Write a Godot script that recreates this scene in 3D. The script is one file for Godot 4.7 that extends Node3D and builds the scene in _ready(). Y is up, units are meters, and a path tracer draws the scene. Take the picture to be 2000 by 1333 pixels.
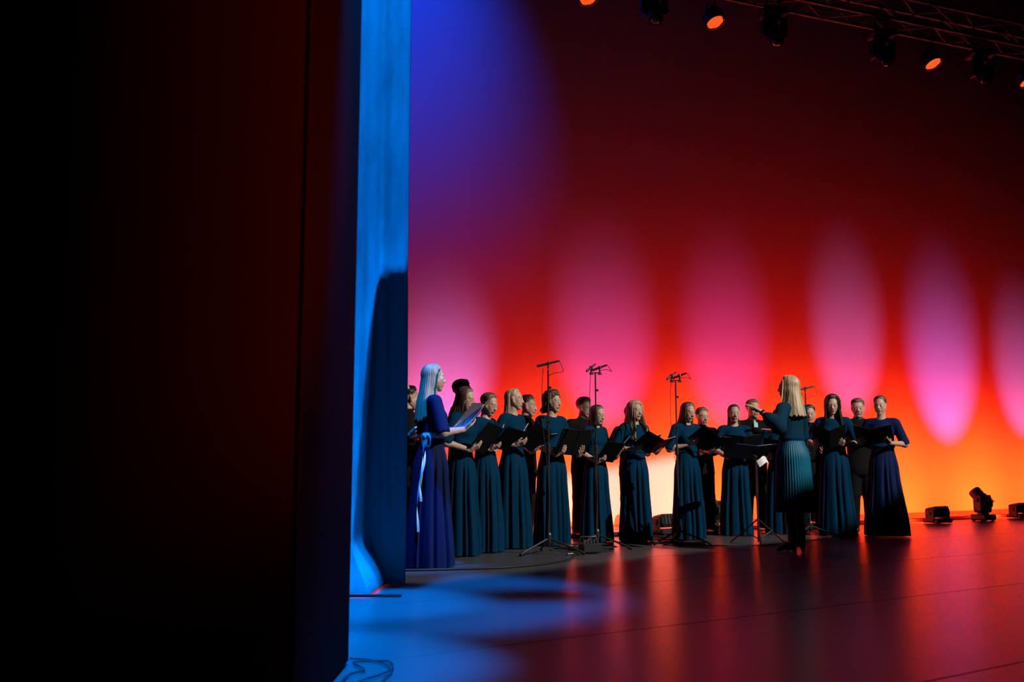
extends Node3D
# A choir on a concert stage, seen from the wing. Metres, y up, camera looks along -z.

# ------------------------------------------------------------------ mesh collector
class MB:
	var v := PackedVector3Array()
	var n := PackedVector3Array()
	var c := PackedColorArray()
	var i := PackedInt32Array()
	func tri(a: int, b: int, d: int) -> void:
		i.append(a); i.append(b); i.append(d)
	func vert(p: Vector3, nn: Vector3, col := Color.WHITE) -> int:
		v.append(p); n.append(nn); c.append(col)
		return v.size() - 1
	func flat_quad(p0: Vector3, p1: Vector3, p2: Vector3, p3: Vector3, out_dir: Vector3, col := Color.WHITE) -> void:
		var nn := (p1 - p0).cross(p2 - p0)
		if nn.length() < 1e-12:
			nn = (p2 - p0).cross(p3 - p0)
		nn = nn.normalized()
		var flip := nn.dot(out_dir) > 0.0
		if not flip:
			nn = -nn
		var a := vert(p0, nn, col); var b := vert(p1, nn, col); var d := vert(p2, nn, col); var e := vert(p3, nn, col)
		if flip:
			tri(a, d, b); tri(a, e, d)
		else:
			tri(a, b, d); tri(a, d, e)
	func add(o: MB, t: Transform3D) -> void:
		var base := v.size()
		var nb := t.basis.inverse().transposed()
		for p in o.v:
			v.append(t * p)
		for p in o.n:
			n.append((nb * p).normalized())
		c.append_array(o.c)
		var flip := t.basis.determinant() < 0.0
		for k in range(0, o.i.size(), 3):
			if flip:
				tri(base + o.i[k], base + o.i[k + 2], base + o.i[k + 1])
			else:
				tri(base + o.i[k], base + o.i[k + 1], base + o.i[k + 2])
	func smooth() -> void:
		for k in n.size():
			n[k] = Vector3.ZERO
		for k in range(0, i.size(), 3):
			var a := i[k]; var b := i[k + 1]; var d := i[k + 2]
			var nn := (v[d] - v[a]).cross(v[b] - v[a])
			n[a] += nn; n[b] += nn; n[d] += nn
		for k in n.size():
			n[k] = n[k].normalized() if n[k].length() > 1e-14 else Vector3.UP
	func mesh() -> ArrayMesh:
		var m := ArrayMesh.new()
		var a := []
		a.resize(Mesh.ARRAY_MAX)
		a[Mesh.ARRAY_VERTEX] = v; a[Mesh.ARRAY_NORMAL] = n; a[Mesh.ARRAY_COLOR] = c; a[Mesh.ARRAY_INDEX] = i
		m.add_surface_from_arrays(Mesh.PRIMITIVE_TRIANGLES, a)
		return m

# ------------------------------------------------------------------ scene helpers
var taken := {}
var M := {}
var head_f: MB
var head_m: MB
var hand_hold: MB
var hand_flat: MB

func numbered(called: String) -> String:
	var k: int = taken.get(called, 0)
	taken[called] = k + 1
	return called if k == 0 else "%s_%03d" % [called, k]

func thing(called: String, label: String, category: String, at := Vector3.ZERO, turn := 0.0, group := "") -> Node3D:
	var o := Node3D.new()
	o.name = numbered(called)
	add_child(o)
	o.position = at
	o.rotation.y = turn
	o.set_meta("label", label); o.set_meta("category", category)
	if group != "":
		o.set_meta("group", group)
	return o

func obj(called: String, mb, m: Material, parent: Node) -> MeshInstance3D:
	var o := MeshInstance3D.new()
	o.name = called
	o.mesh = mb.mesh() if mb is MB else mb
	o.material_override = m
	o.cast_shadow = GeometryInstance3D.SHADOW_CASTING_SETTING_ON
	parent.add_child(o, true)
	return o

func struct(called: String, mb, m: Material) -> MeshInstance3D:
	var o := obj(called, mb, m, self)
	o.set_meta("kind", "structure")
	return o

func lin(r: float, g: float, b: float) -> Color:
	return Color(r, g, b).linear_to_srgb()

func mat(col: Color, rough := 0.8, spec := 0.5, metal := 0.0) -> StandardMaterial3D:
	var m := StandardMaterial3D.new()
	m.albedo_color = col
	m.roughness = rough
	m.metallic_specular = spec
	m.metallic = metal
	return m

func noise_tex(freq: float, octaves: int, sd: int, size := 512) -> ImageTexture:
	var f := FastNoiseLite.new()
	f.seed = sd
	f.frequency = freq
	f.noise_type = FastNoiseLite.TYPE_SIMPLEX_SMOOTH
	f.fractal_octaves = octaves
	var im := f.get_seamless_image(size, size)
	return ImageTexture.create_from_image(im)

func bump(m: StandardMaterial3D, t: Texture2D, scale_uv: float, depth: float) -> void:
	m.heightmap_enabled = true
	m.heightmap_texture = t
	m.heightmap_scale = depth
	m.uv1_triplanar = true
	m.uv1_scale = Vector3.ONE * scale_uv

func look(at: Vector3, target: Vector3) -> Transform3D:
	var up := Vector3.UP if absf((target - at).normalized().y) < 0.98 else Vector3.FORWARD
	return Transform3D(Basis.looking_at(target - at, up), at)

func spot(parent: Node, called: String, at: Vector3, target: Vector3, col: Color, energy: float, angle: float, blend: float, size := 0.05) -> SpotLight3D:
	var l := SpotLight3D.new()
	l.name = called
	l.light_color = col.linear_to_srgb()
	l.light_energy = energy
	l.spot_angle = angle
	l.spot_angle_attenuation = blend
	l.spot_range = 60.0
	l.spot_attenuation = 2.0
	l.light_size = size
	l.shadow_enabled = true
	parent.add_child(l, true)
	l.global_transform = look(at, target)
	return l

# ------------------------------------------------------------------ primitive shapes
func box(mb: MB, t: Transform3D, size: Vector3, bevel := 0.0, col := Color.WHITE) -> void:
	var h := size * 0.5
	var b := minf(bevel, minf(h.x, minf(h.y, h.z)) * 0.95)
	var P := func(sx: float, sy: float, sz: float, ax: int) -> Vector3:
		var p := Vector3(sx * (h.x - b), sy * (h.y - b), sz * (h.z - b))
		if ax == 0: p.x = sx * h.x
		elif ax == 1: p.y = sy * h.y
		else: p.z = sz * h.z
		return t * p
	for s in [-1.0, 1.0]:
		mb.flat_quad(P.call(s, -1., -1., 0), P.call(s, 1., -1., 0), P.call(s, 1., 1., 0), P.call(s, -1., 1., 0), t.basis.x * s, col)
		mb.flat_quad(P.call(-1., s, -1., 1), P.call(1., s, -1., 1), P.call(1., s, 1., 1), P.call(-1., s, 1., 1), t.basis.y * s, col)
		mb.flat_quad(P.call(-1., -1., s, 2), P.call(1., -1., s, 2), P.call(1., 1., s, 2), P.call(-1., 1., s, 2), t.basis.z * s, col)
	if b <= 0.0:
		return
	for s in [-1.0, 1.0]:
		for q in [-1.0, 1.0]:
			mb.flat_quad(P.call(s, q, -1., 0), P.call(s, q, 1., 0), P.call(s, q, 1., 1), P.call(s, q, -1., 1), t.basis.x * s + t.basis.y * q, col)
			mb.flat_quad(P.call(s, -1., q, 0), P.call(s, 1., q, 0), P.call(s, 1., q, 2), P.call(s, -1., q, 2), t.basis.x * s + t.basis.z * q, col)
			mb.flat_quad(P.call(-1., s, q, 1), P.call(1., s, q, 1), P.call(1., s, q, 2), P.call(-1., s, q, 2), t.basis.y * s + t.basis.z * q, col)
			for w in [-1.0, 1.0]:
				var a: Vector3 = P.call(s, q, w, 0)
				var e: Vector3 = P.call(s, q, w, 2)
				mb.flat_quad(a, P.call(s, q, w, 1), e, e, t.basis * Vector3(s, q, w), col)

func tube(mb: MB, path: PackedVector3Array, r, sides := 8, col := Color.WHITE, caps := true) -> void:
	var cnt := path.size()
	var prev := Vector3.ZERO
	var rings := []
	for k in cnt:
		var d := (path[mini(k + 1, cnt - 1)] - path[maxi(k - 1, 0)]).normalized()
		if prev == Vector3.ZERO:
			prev = Vector3.UP if absf(d.y) < 0.9 else Vector3.RIGHT
		var x := (prev - d * prev.dot(d)).normalized()
		prev = x
		var y := d.cross(x)
		var rr: float = r if r is float else r[k]
		var first := mb.v.size()
		for s in sides:
			var a := TAU * s / sides
			var o := x * cos(a) + y * sin(a)
			mb.vert(path[k] + o * rr, o, col)
		rings.append(first)
		if k > 0:
			var f0: int = rings[k - 1]
			for s in sides:
				var s1 := (s + 1) % sides
				mb.tri(f0 + s, first + s, first + s1)
				mb.tri(f0 + s, first + s1, f0 + s1)
		if caps and (k == 0 or k == cnt - 1):
			var nn := -d if k == 0 else d
			var ct := mb.vert(path[k], nn, col)
			var ring := []
			for s in sides:
				ring.append(mb.vert(mb.v[first + s], nn, col))
			for s in sides:
				var s1 := (s + 1) % sides
				if k == 0:
					mb.tri(ct, ring[s], ring[s1])
				else:
					mb.tri(ct, ring[s1], ring[s])

func seg(mb: MB, a: Vector3, b: Vector3, r: float, sides := 8, r2 := -1.0) -> void:
	tube(mb, PackedVector3Array([a, b]), [r, r if r2 < 0.0 else r2], sides)

func lathe(mb: MB, prof: Array, t: Transform3D, sides := 20, col := Color.WHITE) -> void:
	# profile of (radius, y) pairs, bottom to top or any run; flat shading breaks between segments
	for k in prof.size() - 1:
		var p: Vector2 = prof[k]
		var q: Vector2 = prof[k + 1]
		var e := q - p
		var nn := Vector2(e.y, -e.x).normalized()
		var first := mb.v.size()
		for s in sides + 1:
			var a := TAU * s / sides
			var dir := Vector3(cos(a), 0, sin(a))
			var nv := (t.basis * (dir * nn.x + Vector3.UP * nn.y)).normalized()
			mb.vert(t * (dir * p.x + Vector3.UP * p.y), nv, col)
			mb.vert(t * (dir * q.x + Vector3.UP * q.y), nv, col)
		for s in sides:
			var b := first + s * 2
			mb.tri(b, b + 2, b + 3)
			mb.tri(b, b + 3, b + 1)

# ------------------------------------------------------------------ implicit bodies meshed as surface nets
# each bone: [a, b, ra, rb, axis scale, 1 = union / -1 = cut]
func nets(bones: Array, cell: float, k: float) -> MB:
	var lo := Vector3(1e9, 1e9, 1e9)
	var hi := -lo
	for q in bones:
		if q[5] < 0: continue
		var r := maxf(q[2], q[3]) * 1.05
		var inv := Vector3(r / q[4].x, r / q[4].y, r / q[4].z)
		lo = lo.min(q[0].min(q[1]) - inv)
		hi = hi.max(q[0].max(q[1]) + inv)
	lo -= Vector3.ONE * (cell * 3.0 + k * 0.3)
	hi += Vector3.ONE * (cell * 3.0 + k * 0.3)
	var nx := int((hi.x - lo.x) / cell) + 2
	var ny := int((hi.y - lo.y) / cell) + 2
	var nz := int((hi.z - lo.z) / cell) + 2
	var F := PackedFloat32Array()
	F.resize(nx * ny * nz)
	F.fill(9.0)
	for q in bones:
		var a: Vector3 = q[0]
		var b: Vector3 = q[1]
		var ra: float = q[2]
		var rb: float = q[3]
		var S: Vector3 = q[4]
		var cut: bool = q[5] < 0
		var r := maxf(ra, rb)
		var inv := Vector3(r / S.x, r / S.y, r / S.z) + Vector3.ONE * (cell * 3.0 + k)
		var l := (a.min(b) - inv - lo) / cell
		var h := (a.max(b) + inv - lo) / cell
		var x0 := maxi(0, int(l.x)); var x1 := mini(nx - 1, int(h.x) + 1)
		var y0 := maxi(0, int(l.y)); var y1 := mini(ny - 1, int(h.y) + 1)
		var z0 := maxi(0, int(l.z)); var z1 := mini(nz - 1, int(h.z) + 1)
		var ba := (b - a) * S
		var bb := ba.dot(ba)
		var ib := 1.0 / bb if bb > 1e-10 else 0.0
		var dr := rb - ra
		for z in range(z0, z1 + 1):
			for y in range(y0, y1 + 1):
				var at := (z * ny + y) * nx
				var p := (lo + Vector3(x0, y, z) * cell - a) * S
				var step := cell * S.x
				for x in range(x0, x1 + 1):
					var t := clampf(p.dot(ba) * ib, 0.0, 1.0)
					var d := (p - ba * t).length() - (ra + dr * t)
					p.x += step
					var f := F[at + x]
					if cut:
						d = -d
						var g := k - absf(f - d)
						F[at + x] = maxf(f, d) + (g * g / (4.0 * k) if g > 0.0 else 0.0)
					else:
						var g := k - absf(f - d)
						F[at + x] = minf(f, d) - (g * g / (4.0 * k) if g > 0.0 else 0.0)
	var mb := MB.new()
	var ids := PackedInt32Array()
	ids.resize(F.size())
	ids.fill(-1)
	var sy := nx
	var sz := nx * ny
	var off := PackedInt32Array([0, 1, sy, sy + 1, sz, sz + 1, sz + sy, sz + sy + 1])
	var cor := [Vector3(0, 0, 0), Vector3(1, 0, 0), Vector3(0, 1, 0), Vector3(1, 1, 0), Vector3(0, 0, 1), Vector3(1, 0, 1), Vector3(0, 1, 1), Vector3(1, 1, 1)]
	var ea := PackedInt32Array([0, 2, 4, 6, 0, 1, 4, 5, 0, 1, 2, 3])
	var eb := PackedInt32Array([1, 3, 5, 7, 2, 3, 6, 7, 4, 5, 6, 7])
	var lim := cell * 4.5
	for z in nz - 1:
		for y in ny - 1:
			var row := z * sz + y * sy
			for x in nx - 1:
				var at := row + x
				var f0 := F[at]
				if f0 > lim or f0 < -lim:
					continue
				var neg := 0
				for e in 8:
					if F[at + off[e]] < 0.0: neg += 1
				if neg == 0 or neg == 8:
					continue
				var sum := Vector3.ZERO
				var cnt := 0
				for e in 12:
					var fa := F[at + off[ea[e]]]
					var fb := F[at + off[eb[e]]]
					if (fa < 0.0) != (fb < 0.0):
						var ca: Vector3 = cor[ea[e]]
						sum += ca.lerp(cor[eb[e]], fa / (fa - fb))
						cnt += 1
				ids[at] = mb.vert(lo + (Vector3(x, y, z) + sum / cnt) * cell, Vector3.ZERO)
	var ax := [[1, sy, sz], [sy, sz, 1], [sz, 1, sy]]
	for z in range(1, nz - 1):
		for y in range(1, ny - 1):
			var row := z * sz + y * sy
			for x in range(1, nx - 1):
				var at := row + x
				if ids[at] < 0:
					continue
				var f0 := F[at]
				for w in ax:
					var f1 := F[at + w[0]]
					if (f0 < 0.0) == (f1 < 0.0):
						continue
					var q0 := ids[at - w[1] - w[2]]
					var q1 := ids[at - w[2]]
					var q2 := ids[at]
					var q3 := ids[at - w[1]]
					if q0 < 0 or q1 < 0 or q3 < 0:
						continue
					if f0 < 0.0:
						mb.tri(q0, q2, q1); mb.tri(q0, q3, q2)
					else:
						mb.tri(q0, q1, q2); mb.tri(q0, q2, q3)
	mb.smooth()
	return mb

const ONE := Vector3(1, 1, 1)
func bone(a: Vector3, b: Vector3, ra: float, rb: float, s := ONE, op := 1) -> Array:
	return [a, b, ra, rb, s, op]

# ------------------------------------------------------------------ head and hands (built once, then joined to each body)
func make_head(male: bool) -> MB:
	var w := 1.04 if male else .97
	var q := []
	var ell := func(c: Vector3, r: Vector3, op := 1):
		# ellipsoid as a ball in scaled axes
		var m := minf(r.x, minf(r.y, r.z))
		q.append(bone(c, c, m, m, Vector3(m / r.x, m / r.y, m / r.z), op))
	ell.call(Vector3(0, .03, -.014), Vector3(.073 * w, .088, .094))
	ell.call(Vector3(0, -.026, .016), Vector3(.058 * w, .084, .068))
	for s in [-1.0, 1.0]:
		q.append(bone(Vector3(s * .044 * w, -.052, .006), Vector3(s * .012, -.097, .054), .021 * w, .017 * w))
		q.append(bone(Vector3(s * .036, -.036, .022), Vector3(s * .03, -.058, .04), .031, .026))
		q.append(bone(Vector3(s * .038, -.014, .052), Vector3(s * .034, -.03, .052), .024, .024))
		q.append(bone(Vector3(s * .012, .027, .080 if male else .078), Vector3(s * .04, .026, .067), .009, .008))
	q.append(bone(Vector3(0, -.099, .059), Vector3(0, -.103, .057), .017 * w, .015 * w))
	for s in [-1.0, 1.0]:
		q.append(bone(Vector3(s * .030, .006, .099), Vector3(s * .034, .006, .095), .013, .012, ONE, -1))
	for s in [-1.0, 1.0]:
		q.append(bone(Vector3(s * .031, .005, .0735), Vector3(s * .031, .005, .0735), .0125, .0125))
		q.append(bone(Vector3(s * .075 * w, .012, -.006), Vector3(s * .073 * w, -.03, .002), .0125, .008, Vector3(1.5, 1, .85)))
	q.append(bone(Vector3(0, .012, .083), Vector3(0, -.027, .100), .0075, .0105))
	for s in [-1.0, 1.0]:
		q.append(bone(Vector3(s * .009, -.031, .092), Vector3(s * .009, -.032, .089), .0075, .0075))
	q.append(bone(Vector3(-.017, -.0585, .0785), Vector3(.017, -.0585, .0785), .0065, .0065))
	q.append(bone(Vector3(-.012, -.070, .0775), Vector3(.012, -.070, .0775), .0078, .0078))
	var mb := nets(q, .0046, .017)
	var skin := Color(.47, .30, .215)
	for k in mb.v.size():
		var p := mb.v[k]
		var col := skin
		var ax := absf(p.x)
		if p.z > .06:
			var e := Vector2(ax - .031, p.y - .005)
			if absf(e.x) < .0135 and absf(e.y) < .0062:
				col = Color(.55, .52, .5)
				if e.length() < .0065:
					col = Color(.03, .022, .018)
				elif e.y > .004:
					col = Color(.05, .03, .025)
			elif absf(ax - .030) < .019 and absf(p.y - .0285 + absf(ax - .03) * .22) < .0036:
				col = Color(.16, .10, .07)
			elif ax < .021 and p.y > -.0775 and p.y < -.0535:
				col = Color(.42, .15, .12)
				if absf(p.y + .0635) < .0024:
					col = Color(.13, .04, .035)
			elif ax > .022 and ax < .055 and p.y < -.005 and p.y > -.045:
				col = Color(.5, .285, .205)
		if male and p.z > .02 and p.y < -.045 and not (ax < .021 and p.y > -.0775):
			col = Color(.40, .265, .195)
		mb.c[k] = col
	return mb

func make_hand(curl: float, spread: float) -> MB:
	# right hand: wrist at the origin, fingers along +y, palm towards +z, thumb on +x
	var q := []
	var xs := [.031, .0105, -.0105, -.030]
	var ls := [.070, .078, .072, .056]
	for f in 4:
		var root := Vector3(xs[f], .088 - absf(f - 1.2) * .004, 0)
		q.append(bone(Vector3(xs[f] * .55, .012, 0), root, .0165, .0125, Vector3(1, 1, 1.15)))
		var p := root
		var ang := curl * (.55 + .12 * f)
		var sx: float = spread * (1.2 - f) * .16
		for j in 3:
			var le: float = ls[f] * [.45, .31, .24][j]
			var d := Vector3(sx, cos(ang), sin(ang)).normalized()
			var nx := p + d * le
			var r0: float = [.0092, .0084, .0076][j] * (.9 if f == 3 else 1.0)
			q.append(bone(p, nx, r0, r0 * .92))
			p = nx
			ang += curl * [.75, .6, .4][j]
	q.append(bone(Vector3(.02, .02, .004), Vector3(.043, .05, .014), .0165, .0125))
	q.append(bone(Vector3(.043, .05, .014), Vector3(.053, .078, .02 + .012 * curl), .0108, .0098))
	q.append(bone(Vector3(.053, .078, .02 + .012 * curl), Vector3(.052, .1, .024 + .02 * curl), .0095, .0078))
	q.append(bone(Vector3(0, -.018, 0), Vector3(0, .015, 0), .023, .024, Vector3(1, 1, 1.2)))
	var mb := nets(q, .0042, .007)
	for k in mb.v.size():
		mb.c[k] = Color(.46, .29, .21)
	return mb

# ------------------------------------------------------------------ hair
# style: front, side, back = polar angle in degrees where the cap ends; open = azimuth where hanging hair begins (180 = none);
# back_len, side_len = length of hanging hair; thick, ridge, wave
func make_hair(st: Dictionary, sd: int, col: Color) -> MB:
	var mb := MB.new()
	var rng := RandomNumberGenerator.new()
	rng.seed = sd
	var fn := FastNoiseLite.new()
	fn.seed = sd
	fn.frequency = 1.0
	var C := Vector3(0, .03, -.014)
	var R := Vector3(.076, .090, .097)
	var cols := 108
	var cap := 14
	var hang := 18
	var inner := 8
	var rows := cap + hang + inner
	var thick: float = st.get("thick", .012)
	var ridge: float = st.get("ridge", .0022)
	var wave: float = st.get("wave", 0.0)
	var op: float = deg_to_rad(st.get("open", 180.0))
	var shade := []
	for k in cols:
		shade.append(rng.randf_range(.62, 1.25))
	for k in cols + 1:
		var a := -PI + TAU * k / cols
		var aa := absf(a)
		var deg := rad_to_deg(aa)
		var pe: float
		if deg < 48.0:
			pe = lerpf(st.front, st.front + 8.0, pow(deg / 48.0, 2.0))
		elif deg < 84.0:
			pe = lerpf(st.front + 8.0, st.side, smoothstep(46.0, 84.0, deg))
		elif deg < 118.0:
			pe = st.side
		else:
			pe = lerpf(st.side, st.back, smoothstep(118.0, 150.0, deg))
		var hangs := aa > op
		var ln := 0.0
		if hangs:
			pe = maxf(pe, 98.0)
			ln = lerpf(st.get("side_len", .2), st.get("back_len", .2), smoothstep(op, op + 1.1, aa))
			ln *= 1.0 + .10 * fn.get_noise_2d(a * 9.0, 7.0)
		pe = deg_to_rad(pe)
		var sh: float = shade[k % cols]
		var rj := ridge * (sin(a * 37.0 + 2.0 * fn.get_noise_2d(a * 3.0, 1.0)) + fn.get_noise_2d(a * 30.0, 3.0) * 1.5)
		if k == cols:
			rj = ridge * (sin(-PI * 37.0 + 2.0 * fn.get_noise_2d(-PI * 3.0, 1.0)) + fn.get_noise_2d(-PI * 30.0, 3.0) * 1.5)
		var endp := Vector3.ZERO
		for r in rows + 1:
			var p: Vector3
			if r <= cap:
				var u := float(r) / cap
				var pp := pe * u
				var d := Vector3(sin(pp) * sin(a), cos(pp), sin(pp) * cos(a))
				var th := thick * (1.0 - smoothstep(.55, 1.0, u) * (0.0 if hangs else .97))
				var tuft: float = wave * fn.get_noise_3d(d.x * 9.0, d.y * 9.0, d.z * 9.0) * smoothstep(.1, .4, u)
				p = C + d * R + d * (th + rj * smoothstep(.15, .5, u) + tuft)
				endp = p
			elif r <= cap + hang:
				var t := float(r - cap) / hang
				var y := ln * t
				var lane := Vector3(sin(a), 0, cos(a))
				var back := smoothstep(1.4, 2.4, aa)
				p = endp - Vector3(0, y, 0)
				# fall outward over the back or forward over the chest
				p.z += lerpf(st.get("fore", .06), -.022, back) * smoothstep(0.05, .30, y)
				p.x += sin(a) * lerpf(.006, .026, back) * smoothstep(.0, .25, y)
				p -= lane * (.018 * (1.0 - back) * smoothstep(0.02, .14, y))
				p += lane * (rj * .8 * t + .004 * fn.get_noise_2d(a * 14.0, y * 9.0))
				p += Vector3(sin(y * 34.0 + a * 5.0), 0, cos(y * 29.0 + a * 6.0)) * wave * t
				p.x *= 1.0 - st.get("taper", .12) * t
				p.x += sin(a) * st.get("flare", 0.0) * t
				p.z -= st.get("flare", 0.0) * .4 * t * back
			else:
				var t := 1.0 - float(r - cap - hang) / inner
				if hangs:
					var src := mb.v[mb.v.size() - 1 - (r - cap - hang - 1) - int(round((1.0 - t) * hang)) + 0] if false else mb.v[k * (rows + 1) + cap + int(round(t * hang))]
					p = src - Vector3(sin(a), 0, cos(a)) * (.014 if r < rows else .018)
				else:
					p = endp
			var cc := Color(col.r * sh, col.g * sh, col.b * sh)
			mb.vert(p, Vector3.ZERO, cc)
	for k in cols:
		for r in rows:
			var a0 := k * (rows + 1) + r
			var b0 := a0 + rows + 1
			mb.tri(a0, a0 + 1, b0 + 1)
			mb.tri(a0, b0 + 1, b0)
	mb.smooth()
	if st.has("bun"):
		var ball: Vector3 = st.bun
		var first := mb.v.size()
		for y in 13:
			for x in 17:
				var d := Vector3(sin(PI * y / 12) * cos(TAU * x / 16), cos(PI * y / 12), sin(PI * y / 12) * sin(TAU * x / 16))
				var rr := .031 * (1.0 + .12 * sin(x * PI / 2.0 + y))
				mb.vert(ball + d * rr, d, col * rng.randf_range(.7, 1.2))
		for y in 12:
			for x in 16:
				var q := first + y * 17 + x
				mb.tri(q, q + 18, q + 1); mb.tri(q, q + 17, q + 18)
	if st.has("tail"):
		for j in 9:
			var path := PackedVector3Array()
			var rad := []
			var o := Vector3(rng.randf_range(-.018, .018), rng.randf_range(-.012, .012), rng.randf_range(-.012, .012))
			for s in 9:
				var t := s / 8.0
				path.append(Vector3(o.x * (1.0 + t), -.03 - st.tail * t + o.y, -.118 - .03 * sin(t * 2.4) + o.z))
				rad.append(.013 * (1.0 - .75 * t))
			tube(mb, path, rad, 6, col * rng.randf_range(.7, 1.2))
	return mb

# ------------------------------------------------------------------ clothing
func make_skirt(k: float, hem: float, top_y: float, low_y: float, sd: int, pleats := 0) -> MB:
	var mb := MB.new()
	var rng := RandomNumberGenerator.new()
	rng.seed = sd
	var ph := [rng.randf() * TAU, rng.randf() * TAU, rng.randf() * TAU]
	var cnt := [rng.randi_range(6, 7), rng.randi_range(9, 11), 4]
	var creases := []
	for j in 12:
		creases.append(Vector4(TAU * (j + rng.randf_range(-.3, .3)) / 12.0, rng.randf_range(.05, .10), rng.randf_range(-.6, .9), rng.randf_range(.16, .34)))
	var seg_n := 144 if pleats == 0 else pleats * 4
	var rows := 22
	for r in rows + 1:
		var t := float(r) / rows
		var y := lerpf(top_y, low_y, t)
		var hip := smoothstep(0.0, .28, t)
		var rx := lerpf(.128, .175, hip) * k
		var rz := lerpf(.098, .150, hip) * k
		rx = lerpf(rx, hem, smoothstep(.2, 1.0, t)); rz = lerpf(rz, hem * .9, smoothstep(.2, 1.0, t))
		for s in seg_n + 1:
			var a := TAU * s / seg_n
			var f := 0.0
			if pleats == 0:
				var w0 := sin(cnt[0] * a + ph[0] + .4 * t)
				var w1 := sin(cnt[1] * a + ph[1])
				f = (.03 * w0 + .025 * w1 + .03 * sin(cnt[2] * a + ph[2])) * smoothstep(.02, .9, t)
				for cr: Vector4 in creases:
					var da := absf(wrapf(a - cr.x - .12 * cr.z * t, -PI, PI)) / cr.y
					if da < 2.6:
						f -= cr.w * exp(-da * da) * smoothstep(maxf(cr.z, 0.0) * .15 - .02, .5, t)
			else:
				f = (absf(fmod(a * pleats / TAU + 1e-4, 1.0) * 2.0 - 1.0) - .5) * lerpf(.035, .075, t)
			var sway := Vector3(sin(3.0 * t + ph[0]) * .008, 0, cos(2.5 * t + ph[1]) * .008) * t
			mb.vert(Vector3(cos(a) * rx * (1.0 + f), y, sin(a) * rz * (1.0 + f)) + sway, Vector3.ZERO)
	for r in rows:
		for s in seg_n:
			var q := r * (seg_n + 1) + s
			var d := q + seg_n + 1
			mb.tri(q, q + 1, d + 1); mb.tri(q, d + 1, d)
	mb.smooth()
	# join the seam
	for r in rows + 1:
		var a0 := r * (seg_n + 1)
		var b0 := a0 + seg_n
		var nn := (mb.n[a0] + mb.n[b0]).normalized()
		mb.n[a0] = nn; mb.n[b0] = nn
	return mb

func ik(sh: Vector3, wr: Vector3, l1: float, l2: float, pole: Vector3) -> Array:
	var d := wr - sh
	var dist := minf(d.length(), (l1 + l2) * .985)
	var dir := d.normalized()
	var w := sh + dir * dist
	var x := (l1 * l1 - l2 * l2 + dist * dist) / (2.0 * dist)
	var h := sqrt(maxf(l1 * l1 - x * x, 0.0))
	var up := (pole - dir * pole.dot(dir)).normalized()
	return [sh + dir * x + up * h, w]

# folder geometry in its own axes: spine along y, pages towards +z
func make_folder(at: Transform3D, label: String, open_deg: float, page_col := 1) -> void:
	var o := thing("music_folder", label, "folder", Vector3.ZERO, 0.0, "choir music folders")
	o.transform = at
	var w := .225
	var h := .31
	for s in [-1.0, 1.0]:
		var d := deg_to_rad(open_deg)
		var b := Basis(Vector3(cos(d), 0, s * sin(d)), Vector3.UP, Vector3(-s * sin(d), 0, cos(d)))
		var cv := MB.new()
		box(cv, Transform3D(b, b * Vector3(s * (w * .5 + .006), 0, 0)), Vector3(w, h, .005), .0015)
		obj("cover", cv, M.folder, o)
		var pg := MB.new()
		box(pg, Transform3D(b, b * Vector3(s * (w * .5 + .004), .002, .0055)), Vector3(w - .02, h - .02, .005), .001)
		obj("page", pg, M.paper if page_col == 1 else M.lilac_paper, o)
	var sp := MB.new()
	box(sp, Transform3D(Basis(), Vector3(0, 0, -.003)), Vector3(.018, h, .006), .002)
	obj("spine", sp, M.folder, o)

const HAIR := {
	"long": {"front": 44.0, "side": 100.0, "back": 105.0, "open": 66.0, "side_len": .30, "back_len": .36, "thick": .013, "ridge": .0026},
	"long_behind": {"front": 43.0, "side": 82.0, "back": 105.0, "open": 104.0, "side_len": .27, "back_len": .33, "thick": .012, "ridge": .0026},
	"wavy": {"front": 44.0, "side": 100.0, "back": 105.0, "open": 58.0, "side_len": .33, "back_len": .34, "thick": .026, "ridge": .003, "wave": .008, "fore": .085, "flare": .03, "taper": 0.0},
	"curly": {"front": 50.0, "side": 100.0, "back": 110.0, "open": 70.0, "side_len": .10, "back_len": .12, "thick": .034, "ridge": .005, "wave": .022, "fore": .01, "taper": .0},
	"short": {"front": 46.0, "side": 90.0, "back": 118.0, "thick": .016, "ridge": .003, "wave": .012},
	"mop": {"front": 51.0, "side": 94.0, "back": 122.0, "thick": .019, "ridge": .003, "wave": .011},
	"tied": {"front": 43.0, "side": 92.0, "back": 122.0, "thick": .018, "ridge": .002, "tail": .16},
	"bun": {"front": 43.0, "side": 90.0, "back": 122.0, "thick": .018, "ridge": .002, "bun": Vector3(0, -.035, -.125)},
}

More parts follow.
